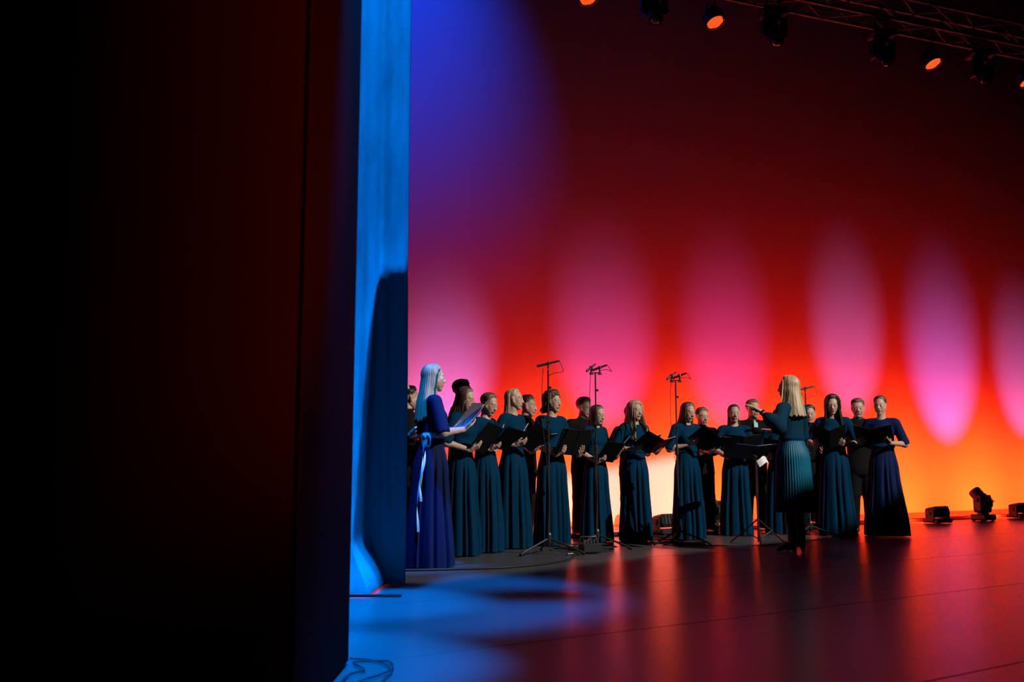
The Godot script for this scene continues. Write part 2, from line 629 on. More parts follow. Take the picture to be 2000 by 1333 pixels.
func person(s: Dictionary) -> void:
	var male: bool = s.get("male", false)
	var k: float = s.h / 1.68
	var turn := atan2(s.face.x, s.face.y)
	var root := thing("person", s.label, "person", Vector3(s.at.x, 0, s.at.y), turn, s.get("group", "choir singers"))
	var hs := (.98 if male else .94) * (.35 + .65 * k)
	var shx := .185 if male else .160
	var S := Vector3(1, 1, 1.38)
	# --- arms
	var wrists := []
	var frames := []
	var fold = s.get("folder", null)
	var ftr := Transform3D()
	if fold != null:
		var tilt := deg_to_rad(fold.get("tilt", 48.0))
		var fb := Basis(Vector3(-1, 0, 0), Vector3(0, cos(tilt), sin(tilt)), Vector3(0, sin(tilt), -cos(tilt)))
		fb = Basis(Vector3.UP, deg_to_rad(fold.get("yaw", 0.0))) * Basis(Vector3(0, 0, 1), deg_to_rad(fold.get("roll", 0.0))) * fb
		ftr = Transform3D(fb, fold.at * k)
	var prim_arm := []
	var elbows := []
	var sho := []
	for side in [-1.0, 1.0]:      # -1 = the person's right arm (x < 0)
		var shp := Vector3(side * shx, 1.355, -.01) * k
		var wr: Vector3
		var fing: Vector3
		var palm: Vector3
		var key := "left" if side > 0 else "right"
		if s.has(key):
			wr = s[key][0] * k
			fing = s[key][1].normalized()
			palm = s[key][2]
		else:
			var od := deg_to_rad(fold.get("open", 22.0))
			var lx: float = -side * fold.get("grip", .15)
			var b := ftr.basis
			var tip := ftr.origin + b * Vector3(lx * .82, -.085, absf(lx) * tan(od) - .024)
			palm = (b * Vector3(-lx / absf(lx) * sin(od), 0, cos(od))).lerp(Vector3(side * -.15, 1, 0), .45)
			fing = (b * Vector3(-lx * 1.2, .42, 0) + Vector3(-side * .22, .16, .62)).normalized()
			wr = tip - fing * .115 * k
		palm = (palm - fing * palm.dot(fing)).normalized()
		var e := ik(shp, wr, .275 * k, .25 * k, s.pole if s.has("pole") and side > 0 else Vector3(side * .55, -1.0, -.25))
		elbows.append(e[0]); wrists.append(e[1]); sho.append(shp)
		var bs := Basis(fing.cross(palm), fing, palm)
		frames.append(bs)
	# --- body: trunk, neck, arms; head and hands join it
	var q := []
	var wide := 1.12 if male else 1.0
	q.append(bone(Vector3(0, .93, 0) * k, Vector3(0, 1.08, 0) * k, .135 * k * wide, .108 * k * wide, S))
	q.append(bone(Vector3(0, 1.08, 0) * k, Vector3(0, 1.27, 0) * k, .108 * k * wide, .126 * k * wide, S))
	q.append(bone(Vector3(-.11 * wide, 1.36, -.012) * k, Vector3(.11 * wide, 1.36, -.012) * k, .045 * k, .045 * k))
	q.append(bone(Vector3(0, 1.37, -.008) * k, Vector3(0, 1.5, .008) * k, .055 * k * wide, .047 * k * wide))
	for j in 2:
		q.append(bone(sho[j], elbows[j], .045 * k * wide, .037 * k * wide))
		q.append(bone(elbows[j], wrists[j], .038 * k * wide, .025 * k * wide))
	if s.get("legs", false):
		for side in [-1.0, 1.0]:
			q.append(bone(Vector3(side * .075, .9, 0) * k, Vector3(side * .07, .48, .015) * k, .085 * k, .055 * k))
			q.append(bone(Vector3(side * .07, .48, .015) * k, Vector3(side * .07, .1, -.01) * k, .052 * k, .034 * k))
	var body := nets(q, .0155, .035)
	for j in body.v.size():
		body.c[j] = Color(.46, .29, .21)
	if s.get("legs", false):
		for j in body.v.size():
			if body.v[j].y < .9:
				body.c[j] = Color(.012, .012, .014)
	var hb := Basis(Vector3.UP, deg_to_rad(s.get("yaw", 0.0))) * Basis(Vector3.RIGHT, deg_to_rad(s.get("nod", 6.0))) * Basis(Vector3(0, 0, 1), deg_to_rad(s.get("lean", 0.0)))
	var pivot := Vector3(0, 1.475, -.002) * k
	var htop: float = s.h - .122 * hs
	var ht := Transform3D(hb.scaled(Vector3.ONE * hs), pivot + hb * Vector3(0, htop - pivot.y, .022))
	body.add(head_m if male else head_f, ht)
	for j in 2:
		var m: MB = hand_flat if s.get("hands", "hold") == "flat" else hand_hold
		var sc: float = k * (1.06 if male else .96)
		var bs: Basis = frames[j]
		# the stored hand is a right hand; mirror it for the left
		var mir := Basis(Vector3(-1 if j == 1 else 1, 0, 0), Vector3.UP, Vector3(0, 0, 1))
		body.add(m, Transform3D(bs * mir * Basis().scaled(Vector3.ONE * sc), wrists[j]))
	obj("body", body, M.skin, root)
	# --- hair
	var st: Dictionary = HAIR[s.hair].duplicate()
	if s.has("hair_len"):
		st["back_len"] = s.hair_len
		st["side_len"] = s.get("side_len", s.hair_len * .9)
	for key in ["flare", "fore", "open"]:
		if s.has(key):
			st[key] = s[key]
	obj("hair", make_hair(st, s.seed, s.hair_col), M.hair, root).transform = ht
	# --- clothes
	var cl := []
	var g := .013 * k
	if male:
		cl.append(bone(Vector3(0, .80, 0) * k, Vector3(0, 1.08, 0) * k, .172 * k, .148 * k, S))
		cl.append(bone(Vector3(0, 1.08, 0) * k, Vector3(0, 1.28, 0) * k, .148 * k, .165 * k, S))
		cl.append(bone(Vector3(-.13, 1.362, -.012) * k, Vector3(.13, 1.362, -.012) * k, .056 * k, .056 * k))
		cl.append(bone(Vector3(0, .6, 0) * k, Vector3(0, .62, 0) * k, .12 * k, .12 * k, ONE, -1))
		for j in 2:
			cl.append(bone(sho[j], elbows[j], .062 * k, .056 * k))
			cl.append(bone(elbows[j], elbows[j].lerp(wrists[j], .93), .055 * k, .041 * k))
		obj("jacket", nets(cl, .0155, .03), s.get("cloth", M.suit), root)
		var tr := []
		for side in [-1.0, 1.0]:
			tr.append(bone(Vector3(side * .07, .88, 0) * k, Vector3(side * .088, .48, .012) * k, .098 * k, .075 * k))
			tr.append(bone(Vector3(side * .088, .48, .012) * k, Vector3(side * .095, .1, -.015) * k, .073 * k, .062 * k))
		obj("trousers", nets(tr, .0165, .03), s.get("cloth", M.suit), root)
		for side in [-1.0, 1.0]:
			var sh := [bone(Vector3(side * .095 * k, .045, -.05), Vector3(side * .105 * k, .038, .13), .043, .036, Vector3(1, 1.15, 1)), bone(Vector3(side * .095 * k, .045, -.04), Vector3(side * .095 * k, .10, -.03), .045, .045), bone(Vector3(side * .1 * k, -.06, -.3), Vector3(side * .1 * k, -.06, .3), .062, .062, ONE, -1)]
			obj("shoe", nets(sh, .011, .012), M.shoe, root)
		var shirt := MB.new()
		lathe(shirt, [Vector2(.072 * k, 1.375 * k), Vector2(.071 * k, 1.40 * k), Vector2(.060 * k, 1.448 * k), Vector2(.056 * k, 1.448 * k)], Transform3D(), 20)
		obj("shirt_collar", shirt, s.get("shirt", M.suit), root)
		if s.has("tie"):
			var tie := MB.new()
			var fz := .122 * k
			box(tie, Transform3D(Basis(Vector3.RIGHT, -.35), Vector3(0, 1.395 * k, .082 * k)), Vector3(.032, .035, .022), .007)
			box(tie, Transform3D(Basis(Vector3.RIGHT, -.12), Vector3(0, 1.29 * k, fz + .012)), Vector3(.055, .2, .012), .005)
			obj("tie", tie, s.tie, root)
	else:
		cl.append(bone(Vector3(0, 1.06, 0) * k, Vector3(0, 1.10, 0) * k, .118 * k + g, .118 * k + g, S))
		cl.append(bone(Vector3(0, 1.10, 0) * k, Vector3(0, 1.27, 0) * k, .118 * k + g, .128 * k + g, S))
		cl.append(bone(Vector3(-.115, 1.358, -.012) * k, Vector3(.115, 1.358, -.012) * k, .047 * k + g, .047 * k + g))
		for side in [-1.0, 1.0]:
			cl.append(bone(Vector3(side * .062, 1.235, .055) * k, Vector3(side * .058, 1.225, .055) * k, .068 * k, .068 * k))
		var to: float = s.get("sleeve", .97)
		for j in 2:
			if to <= 1.0:
				var end: Vector3 = sho[j].lerp(elbows[j], to)
				cl.append(bone(sho[j], end, .055 * k, .060 * k))
				# open end of the sleeve: cut it square just past the elbow
				var dir: Vector3 = (elbows[j] - sho[j]).normalized()
				cl.append(bone(end + dir * (.066 * k), end + dir * (.070 * k), .056 * k, .056 * k, ONE, -1))
			else:
				cl.append(bone(sho[j], elbows[j], .060 * k, .064 * k))
				cl.append(bone(elbows[j], elbows[j].lerp(wrists[j], .52), .066 * k, .060 * k))
				cl.append(bone(elbows[j].lerp(wrists[j], .52), elbows[j].lerp(wrists[j], .74), .056 * k, .036 * k))
		obj("bodice", nets(cl, .0155, .03), s.get("cloth", M.dress), root)
		obj("skirt", make_skirt(k, s.get("hem", .215), 1.085 * k, s.get("low", .012), s.seed, s.get("pleats", 0)), s.get("skirt_cloth", M.dress), root)
		var belt := MB.new()
		grid_sheet(belt, 48, 4, func(u, v): return Vector3(cos(TAU * u) * (.136 * k + .008 * sin(PI * v)), (1.055 + .045 * v) * k, sin(TAU * u) * (.106 * k + .008 * sin(PI * v))))
		belt.smooth()
		obj("waist_sash", belt, s.get("sash", M.dress), root)
		if s.has("bow"):
			var bow := MB.new()
			var c := Vector3(-.03, 1.075, -.115) * k
			for sx in [-1.0, 1.0]:
				var lp := PackedVector3Array()
				for j in 13:
					var a := TAU * j / 12
					lp.append(c + Vector3(sx * (.022 + .02 * cos(a)), -.045 + .05 * sin(a), -.012 - .008 * sin(a)))
				tube(bow, lp, .010, 6)
			for sx in [-1.0, 1.0]:
				var first := bow.v.size()
				for j in 25:
					var t := j / 24.0
					var tip := .80 if sx > 0 else .55
					var p := c + Vector3(sx * .012 - .012 * t + .006 * sin(t * 11.0), -t * tip, -.02 - .105 * smoothstep(0.0, .8, t) * 1.1)
					var half := Vector3(.012 * cos(t * 6.0), 0, .006 * sin(t * 6.0))
					bow.vert(p - half, Vector3.ZERO); bow.vert(p + half, Vector3.ZERO)
					if j > 0:
						var b0 := first + j * 2
						bow.tri(b0 - 2, b0 - 1, b0 + 1); bow.tri(b0 - 2, b0 + 1, b0)
			bow.smooth()
			obj("sash_bow", bow, s.sash, root).rotation.y = .75
		if s.get("legs", false):
			for side in [-1.0, 1.0]:
				var bt := [bone(Vector3(side * .07 * k, .10, .0), Vector3(side * .075 * k, .035, .14), .04, .03), bone(Vector3(side * .07 * k, .26, -.015), Vector3(side * .07 * k, .09, -.015), .048, .045), bone(Vector3(side * .07 * k, .07, -.03), Vector3(side * .07 * k, .012, -.035), .03, .018), bone(Vector3(side * .075 * k, -.05, -.3), Vector3(side * .075 * k, -.05, .3), .052, .052, ONE, -1)]
				obj("boot", nets(bt, .011, .012), M.shoe, root)
	if s.get("glasses", false):
		var gl := MB.new()
		for sx in [-1.0, 1.0]:
			var lp := PackedVector3Array()
			for j in 17:
				var a := TAU * j / 16
				lp.append(Vector3(sx * .032 + .021 * cos(a), .003 + .016 * sin(a), .101))
			tube(gl, lp, .0016, 5)
			seg(gl, Vector3(sx * .053, .006, .1), Vector3(sx * .079, .008, 0.0), .0016, 5)
		seg(gl, Vector3(-.011, .006, .103), Vector3(.011, .006, .103), .0016, 5)
		obj("glasses", gl, M.black_metal, root).transform = ht
	if s.get("watch", false):
		var wa := MB.new()
		var d: Vector3 = (wrists[1] - elbows[1]).normalized()
		var c: Vector3 = wrists[1] - d * .02
		var bs: Basis = frames[1]
		tube(wa, PackedVector3Array([c - d * .012, c + d * .012]), .031, 14)
		obj("wristwatch", wa, M.shoe, root)
	if fold != null and s.has("folder_label"):
		make_folder(root.transform * ftr, s.folder_label, fold.get("open", 22.0), fold.get("paper", 1))

# ------------------------------------------------------------------ stage geometry
const U := Vector3(.8227, 0, -.5685)      # along the backdrop
const N := Vector3(.5685, 0, .8227)       # from the backdrop to the audience
func on_wall(s: float, h: float, d := 0.0) -> Vector3:
	var x := (s - 7.98) / 1.2155
	return Vector3(x, h, -(14.04 + .691 * x)) + N * d

func grid_sheet(mb: MB, nu: int, nv: int, f: Callable) -> void:
	var first := mb.v.size()
	for a in nu + 1:
		for b in nv + 1:
			mb.vert(f.call(float(a) / nu, float(b) / nv), Vector3.ZERO)
	for a in nu:
		for b in nv:
			var q := first + a * (nv + 1) + b
			mb.tri(q, q + 1, q + nv + 2); mb.tri(q, q + nv + 2, q + nv + 1)

func moving_head(called: String, label: String, at: Vector3, turn: Basis, tilt: float, lit: Dictionary, hanging := false) -> void:
	# own axes: y away from the mounting plate, -z towards what it lights
	var o := thing(called, label, "stage light", at, 0.0, lit.group)
	o.transform = Transform3D(turn, at)
	var b := MB.new()
	box(b, Transform3D(Basis(), Vector3(0, .055, 0)), Vector3(.34, .09, .27), .02)
	for sx in [-1.0, 1.0]:
		box(b, Transform3D(Basis(), Vector3(sx * .12, .006, .09)), Vector3(.05, .02, .04), .006)
		box(b, Transform3D(Basis(), Vector3(sx * .12, .006, -.09)), Vector3(.05, .02, .04), .006)
	obj("base", b, M.fixture, o)
	var pl := MB.new()
	lathe(pl, [Vector2(.09, .098), Vector2(.09, .125), Vector2(0, .125)], Transform3D(), 20)
	obj("swivel", pl, M.fixture, o)
	for sx in [-1.0, 1.0]:
		var y := MB.new()
		var pts := [Vector2(.02, .125), Vector2(.135, .13), Vector2(.165, .17), Vector2(.165, .33), Vector2(.15, .40), Vector2(.13, .41), Vector2(.115, .39), Vector2(.115, .20), Vector2(.10, .17), Vector2(.02, .17)]
		for z in [-1.0, 1.0]:
			for j in range(1, pts.size() / 2):
				var k2 := pts.size() - 1 - j
				var a: Vector2 = pts[j - 1]; var c: Vector2 = pts[j]; var d: Vector2 = pts[k2]; var e: Vector2 = pts[k2 + 1]
				y.flat_quad(Vector3(sx * a.x, a.y, z * .06), Vector3(sx * c.x, c.y, z * .06), Vector3(sx * d.x, d.y, z * .06), Vector3(sx * e.x, e.y, z * .06), Vector3(0, 0, z))
		for j in pts.size():
			var a: Vector2 = pts[j]
			var c: Vector2 = pts[(j + 1) % pts.size()]
			var out := Vector3(sx * (c.y - a.y), -(c.x - a.x), 0)
			y.flat_quad(Vector3(sx * a.x, a.y, -.06), Vector3(sx * c.x, c.y, -.06), Vector3(sx * c.x, c.y, .06), Vector3(sx * a.x, a.y, .06), out)
		obj("yoke_arm", y, M.fixture, o)
	var head := Node3D.new()
	# the head turns about the pins at the top of the yoke; its own y is the beam
	var hb := Basis(Vector3.RIGHT, -tilt)
	var ht := Transform3D(hb, Vector3(0, .33, 0))
	var h := MB.new()
	lathe(h, [Vector2(0, -.17), Vector2(.07, -.165), Vector2(.10, -.13), Vector2(.108, -.02), Vector2(.108, .05), Vector2(.097, .07), Vector2(.1, .17), Vector2(.094, .20), Vector2(.085, .20), Vector2(.08, .185), Vector2(0, .185)], ht, 22)
	for sx in [-1.0, 1.0]:
		for j in 4:
			box(h, ht * Transform3D(Basis(), Vector3(sx * .05, -.12 + j * .03, .098)), Vector3(.06, .012, .03), .003)
	var hd := obj("head", h, M.fixture, o)
	for sx in [-1.0, 1.0]:
		var kn := MB.new()
		lathe(kn, [Vector2(.03, -.013), Vector2(.03, .013), Vector2(.022, .018), Vector2(0, .018)], Transform3D(Basis(Vector3(0, 0, 1), -sx * PI / 2), Vector3(sx * .17, .33, 0)), 16)
		obj("tilt_knob", kn, M.fixture, o)
	var ln := MB.new()
	var prof := []
	for j in 7:
		var a := PI / 2 * j / 6
		prof.append(Vector2(.078 * cos(a), .186 + .03 * sin(a)))
	lathe(ln, prof, ht, 20)
	obj("lens", ln, lit.lens, o)
	if lit.has("energy"):
		var dir: Vector3 = turn * (hb * Vector3.UP)
		var lp: Vector3 = o.transform * (ht * Vector3(0, .235, 0))
		spot(o, "beam_light", lp, lp + dir, lit.color, lit.energy, lit.angle, lit.blend, .03)
	if hanging:
		for sx in [-1.0, 1.0]:
			var cl := MB.new()
			seg(cl, Vector3(sx * .09, .012, 0), Vector3(sx * .09, -.09, 0), .014, 8)
			var path := PackedVector3Array()
			for j in 13:
				var a := TAU * j / 12
				path.append(Vector3(sx * .09, -.125 + .034 * cos(a), .034 * sin(a)))
			tube(cl, path, .011, 6)
			obj("clamp", cl, M.fixture, o)

func par_can(label: String, at: Vector3, aim: Vector3, hang_y: float, energy := 3.2, angle := 22.0) -> void:
	var o := thing("led_par_light", label, "stage light", at, 0.0, "red lamps on the truss")
	var t := Transform3D(look(Vector3.ZERO, aim).basis * Basis(Vector3.RIGHT, -PI / 2), Vector3.ZERO)   # own y = beam
	var c := MB.new()
	lathe(c, [Vector2(0, -.20), Vector2(.07, -.20), Vector2(.10, -.17), Vector2(.118, -.10), Vector2(.122, .0), Vector2(.134, .005), Vector2(.134, .022), Vector2(.122, .022), Vector2(.118, -.004), Vector2(0, -.004)], t, 28)
	for j in 8:
		var a := TAU * j / 8
		box(c, t * Transform3D(Basis(Vector3.UP, -a), Vector3(cos(a) * .108, -.12, sin(a) * .108)), Vector3(.03, .1, .006), .002)
	obj("housing", c, M.fixture, o)
	var leds := MB.new()
	var rows := 7
	for q in range(-rows, rows + 1):
		for r in range(-rows, rows + 1):
			var p := Vector2(q + r * .5, r * .866) * .0165
			if p.length() < .108:
				lathe(leds, [Vector2(.0066, 0.0), Vector2(.0048, .005), Vector2(0, .006)], t * Transform3D(Basis(), Vector3(p.x, -.003, p.y)), 6)
	obj("led_array", leds, M.led_red, o)
	var yk := MB.new()
	var top := Vector3(0, hang_y, 0)
	var side := t.basis.x.normalized()
	for sx in [-1.0, 1.0]:
		tube(yk, PackedVector3Array([side * .14 * sx + t * Vector3(0, -.08, 0), side * .15 * sx + Vector3(0, .17, 0), side * .12 * sx + Vector3(0, .21, 0), Vector3(0, .21, 0)]), .011, 6)
	seg(yk, Vector3(0, .2, 0), top, .013, 8)
	obj("yoke", yk, M.fixture, o)
	var cl := MB.new()
	var path := PackedVector3Array()
	for j in 13:
		var a := TAU * j / 12
		path.append(top + Vector3(.036 * cos(a), .03 + .036 * sin(a), 0))
	tube(cl, path, .011, 6)
	obj("clamp", cl, M.fixture, o)
	var lp := at + t.basis * Vector3(0, .04, 0)
	spot(o, "par_light", lp, lp + aim, Color(1, .02, .004), energy, angle, .6, .1)

func wash_box(label: String, at: Vector3, power := 1.0) -> void:
	var turn := Basis(U, Vector3.UP, N)      # own x along the backdrop, -z to the backdrop
	var o := thing("cyclorama_light", label, "stage light", at, 0.0, "floor wash lights along the backdrop")
	o.transform = Transform3D(turn, at)
	var b := MB.new()
	box(b, Transform3D(Basis(), Vector3(0, .034, 0)), Vector3(.40, .060, .26), .012)
	for sx in [-1.0, 1.0]:
		box(b, Transform3D(Basis(), Vector3(sx * .15, .006, .1)), Vector3(.05, .02, .04), .004)
	obj("base", b, M.fixture, o)
	var hb := Transform3D(Basis(Vector3.RIGHT, -.22), Vector3(0, .165, .0))
	var h := MB.new()
	box(h, hb, Vector3(.35, .150, .20), .022)
	for j in 6:
		box(h, hb * Transform3D(Basis(), Vector3(-.14 + j * .056, 0, .105)), Vector3(.008, .12, .02), .003)
	obj("housing", h, M.fixture, o)
	for sx in [-1.0, 1.0]:
		var br := MB.new()
		box(br, Transform3D(Basis(), Vector3(sx * .20, .115, 0)), Vector3(.03, .19, .16), .014)
		obj("bracket", br, M.fixture, o)
		var kn := MB.new()
		lathe(kn, [Vector2(.028, -.01), Vector2(.028, .012), Vector2(0, .014)], Transform3D(Basis(Vector3(0, 0, 1), -sx * PI / 2), Vector3(sx * .22, .15, 0)), 12)
		obj("tilt_knob", kn, M.fixture, o)
	var lens := MB.new()
	box(lens, hb * Transform3D(Basis(), Vector3(0, 0, -.101)), Vector3(.31, .11, .006), .002)
	obj("lens", lens, M.led_amber, o)
	var l := AreaLight3D.new()
	l.name = "wash_light"
	l.area_size = Vector2(.31, .11)
	l.light_color = WASH.linear_to_srgb()
	l.light_energy = WASH_E * power
	l.area_range = 40.0
	l.area_attenuation = 2.0
	l.shadow_enabled = true
	o.add_child(l)
	l.transform = hb * Transform3D(Basis(), Vector3(0, 0, -.112))
	var lp: Vector3 = o.transform * (hb * Vector3(0, 0, -.115))
	spot(o, "amber_light", lp, lp + turn * Vector3(0, .10, -1), AMBER, AMBER_E * power, 50.0, 1.0, .08)

func mic_stand(label: String, at: Vector3, h: float, turn: float, pair: bool, mic_label: String, lean := 0.0) -> void:
	var o := thing("microphone_stand", label, "stand", at, turn, "tall microphone stands before the choir")
	var hub := MB.new()
	lathe(hub, [Vector2(0, .10), Vector2(.02, .10), Vector2(.028, .13), Vector2(.028, .19), Vector2(.02, .21), Vector2(0, .21)], Transform3D(), 14)
	obj("hub", hub, M.black_metal, o)
	for j in 3:
		var a := TAU * j / 3 + .35
		var d := Vector3(cos(a), 0, sin(a))
		var lg := MB.new()
		tube(lg, PackedVector3Array([Vector3(0, .15, 0) + d * .02, d * .36 + Vector3(0, .025, 0)]), .0105, 8)
		var leg := obj("leg", lg, M.black_metal, o)
		var ft := MB.new()
		tube(ft, PackedVector3Array([d * .32 + Vector3(0, .035, 0), d * .365 + Vector3(0, .018, 0)]), .016, 8)
		obj("rubber_foot", ft, M.rubber, leg)
	var lo := MB.new()
	seg(lo, Vector3(0, .08, 0), Vector3(0, 1.02, 0), .0125, 10)
	obj("lower_pole", lo, M.black_metal, o)
	var cl := MB.new()
	lathe(cl, [Vector2(.013, .98), Vector2(.022, .985), Vector2(.022, 1.06), Vector2(.012, 1.075)], Transform3D(), 12)
	box(cl, Transform3D(Basis(), Vector3(.03, 1.02, 0)), Vector3(.035, .018, .012), .004)
	obj("clutch", cl, M.black_metal, o)
	var topx := lean * (h - 1.3)
	var up := MB.new()
	seg(up, Vector3(0, 1.0, 0), Vector3(0, 1.33, 0), .0095, 8)
	seg(up, Vector3(0, 1.22, 0), Vector3(topx, h - .06, 0), .0085, 8)
	obj("upper_pole", up, M.black_metal, o)
	var jb := MB.new()
	box(jb, Transform3D(Basis(), Vector3(0, 1.30, 0)), Vector3(.04, .045, .04), .008)
	seg(jb, Vector3(0, 1.30, -.03), Vector3(0, 1.30, .035), .017, 10)
	obj("joint", jb, M.black_metal, o)
	var kb := MB.new()
	seg(kb, Vector3(topx * .75, h - .24, 0), Vector3(topx * .75 + .03, h - .24, 0), .012, 8)
	obj("lock_knob", kb, M.black_metal, o)
	var cab := MB.new()
	var path := PackedVector3Array()
	for j in 25:
		var t := j / 24.0
		path.append(Vector3(lerpf(topx - .03, .0, smoothstep(0., .7, t)) - .02 - .022 * sin(t * PI * 2.0), lerpf(h - .05, .12, t), .014))
	tube(cab, path, .0035, 5)
	obj("cable", cab, M.rubber, o)
	if pair:
		var bar := MB.new()
		box(bar, Transform3D(Basis(), Vector3(topx, h - .055, 0)), Vector3(.13, .012, .02), .004)
		for sx in [-1.0, 1.0]:
			seg(bar, Vector3(topx + sx * .045, h - .075, 0), Vector3(topx + sx * .045, h - .015, 0), .008, 8)
			seg(bar, Vector3(topx + sx * .045 - .02, h - .07, 0), Vector3(topx + sx * .045 + .025, h - .07, 0), .006, 8)
		obj("stereo_bar", bar, M.black_metal, o)
	for j in (2 if pair else 1):
		var sx := 0.0 if not pair else (-.045 if j == 0 else .045)
		var lab: String = mic_label if not pair else mic_label + (" aimed lower of the pair" if j == 0 else " with the cable loop of the pair")
		var mic := thing("microphone", lab, "microphone", at + Basis(Vector3.UP, turn) * Vector3(topx + sx, h, .0), turn, "choir microphones")
		var rb := Basis(Vector3(0, 0, 1), .24 if not pair else (.55 if j == 0 else .33))
		rb = Basis(Vector3.UP, 0.0 if not pair else (.7 if j == 0 else -.25)) * rb
		var bd := MB.new()
		var al := Transform3D(rb * Basis(Vector3(0, 0, 1), -PI / 2), Vector3.ZERO)   # lathe y -> own x
		var len := .115 if not pair else .085
		lathe(bd, [Vector2(0, -len), Vector2(.011, -len), Vector2(.0125, -len + .004), Vector2(.0125, -.02), Vector2(.0105, 0), Vector2(.0105, len - .02), Vector2(.008, len), Vector2(0, len)], al, 14)
		obj("barrel", bd, M.mic, mic)
		var cp := MB.new()
		box(cp, Transform3D(rb, Vector3.ZERO), Vector3(.03, .034, .032), .007)
		seg(cp, Vector3(0, 0, 0), Vector3(0, -.055, 0), .008, 8)
		obj("clip", cp, M.black_metal, mic)
		if j == (1 if pair else 0):
			var lp := PackedVector3Array()
			var e := rb * Vector3(len, 0, 0)
			for q in 19:
				var t := q / 18.0
				lp.append(e.lerp(Vector3(.0, -.16 if not pair else -.07, .012), t) + Vector3(.085 * sin(t * PI), -.035 * sin(t * PI * 1.6), .01))
			var cb := MB.new()
			tube(cb, lp, .0032, 5)
			obj("cable", cb, M.rubber, mic)

const WASH := Color(1.0, .008, .004)
const WASH_E := 18.0
const AMBER := Color(1.0, .10, .006)
const AMBER_E := 22.0

func _ready() -> void:
	# ---------------------------------------------------------------- camera, surroundings, exposure
	var env := Environment.new()
	env.background_mode = Environment.BG_COLOR
	env.background_color = Color(0, 0, 0)
	env.tonemap_mode = Environment.TONE_MAPPER_LINEAR
	env.tonemap_exposure = 1.0
	env.sdfgi_enabled = true
	env.ssao_enabled = true
	env.ssil_enabled = true
	var we := WorldEnvironment.new()
	we.environment = env
	add_child(we)
	var cam := Camera3D.new()
	cam.name = "camera"
	add_child(cam)
	var at := CameraAttributesPhysical.new()
	at.frustum_focal_length = 35.108
	at.frustum_focus_distance = 10.8
	at.exposure_aperture = 2.8
	at.frustum_near = .05
	at.frustum_far = 120.0
	cam.attributes = at
	cam.position = Vector3(0, .82, 0)
	cam.rotation.x = atan((918.0 - 666.5) / 1950.0)
	cam.fov = rad_to_deg(2.0 * atan(666.5 / 1950.0))
	cam.near = .05
	cam.far = 120.0
	cam.current = true

	build_materials()
	front_spotlight()
	blue_lights()
	build_stage()
	build_curtains()
	build_truss()
	build_floor_lights()
	print("setting done ", Time.get_ticks_msec())
	head_f = make_head(false)
	head_m = make_head(true)
	hand_hold = make_hand(.42, .5)
	hand_flat = make_hand(.16, .6)
	print("heads done ", Time.get_ticks_msec())
	build_people()
	print("people done ", Time.get_ticks_msec())
	build_stands()
	build_cables()

func build_materials() -> void:
	var weave := noise_tex(.09, 3, 11, 256)
	var soft := noise_tex(.012, 4, 5, 512)
	M.skin = mat(Color.WHITE, .5, .45)
	M.skin.vertex_color_use_as_albedo = true
	M.hair = mat(Color.WHITE, .42, .5)
	M.hair.vertex_color_use_as_albedo = true
	M.dress = mat(lin(.0010, .025, .060), .85, .15)
	bump(M.dress, weave, 22.0, .05)
	M.navy = mat(lin(.003, .010, .050), .8, .22)
	bump(M.navy, weave, 22.0, .05)
	M.suit = mat(lin(.006, .0052, .0058), .85, .2)
	bump(M.suit, weave, 20.0, .05)
	M.satin = mat(lin(.001, .085, .145), .46, .3)
	M.knit = mat(lin(.002, .026, .05), .85, .2)
	bump(M.knit, weave, 12.0, .2)
	M.sash = mat(lin(.35, .62, .72), .45, .5)
	M.tie = mat(lin(.30, .58, .6), .5, .4)
	M.shirt = mat(lin(.03, .035, .04), .7, .3)
	M.shoe = mat(lin(.010, .010, .011), .25, .5)
	M.folder = mat(lin(.005, .005, .006), .5, .3)
	M.paper = mat(lin(.62, .64, .66), .8, .3)
	M.lilac_paper = mat(lin(.30, .24, .42), .8, .3)
	M.black_metal = mat(lin(.018, .018, .02), .35, .5)
	M.rubber = mat(lin(.012, .012, .013), .6, .4)
	M.mic = mat(lin(.02, .02, .022), .4, .5)
	M.fixture = mat(lin(.022, .02, .02), .42, .5)
	M.steel = mat(lin(.20, .20, .21), .38, .5, .85)
	M.black_drape = mat(lin(.040, .026, .024), .95, .1)
	M.flat_paint = mat(lin(.006, .005, .006), .8, .15)
	bump(M.black_drape, weave, 10.0, .15)
	M.wing_cloth = mat(lin(.30, .30, .32), .9, .2)
	bump(M.wing_cloth, weave, 9.0, .25)
	M.backdrop = mat(lin(.76, .75, .74), .95, .15)
	M.dark_wall = mat(lin(.015, .015, .016), .9, .2)
	M.stand_blue = mat(lin(.01, .02, .11), .5, .4)
	M.glass_dark = mat(lin(.01, .01, .012), .06, .7)
	M.vinyl = mat(lin(.060, .058, .062), .29, .30)
	bump(M.vinyl, soft, .22, .03)
	M.vinyl.uv1_world_triplanar = true
	M.led_red = mat(lin(.2, .02, .01), .4, .5)
	M.led_red.emission_enabled = true
	M.led_red.emission = lin(1.0, .10, .015)
	M.led_red.emission_energy_multiplier = 1.5
	M.led_amber = mat(lin(.3, .1, .03), .4, .5)
	M.led_amber.emission_enabled = true
	M.led_amber.emission = lin(1.0, .2, .03)
	M.led_amber.emission_energy_multiplier = 6.0
	M.led_violet = mat(lin(.1, .08, .3), .3, .5)
	M.led_violet.emission_enabled = true
	M.led_violet.emission = lin(.25, .16, 1.0)
	M.led_violet.emission_energy_multiplier = 4.0
	M.led_blue = M.led_violet.duplicate()
	M.led_blue.emission = lin(.0, .18, 1.0)
	M.led_white = M.led_violet.duplicate()
	M.led_white.emission = lin(1, .92, .84)

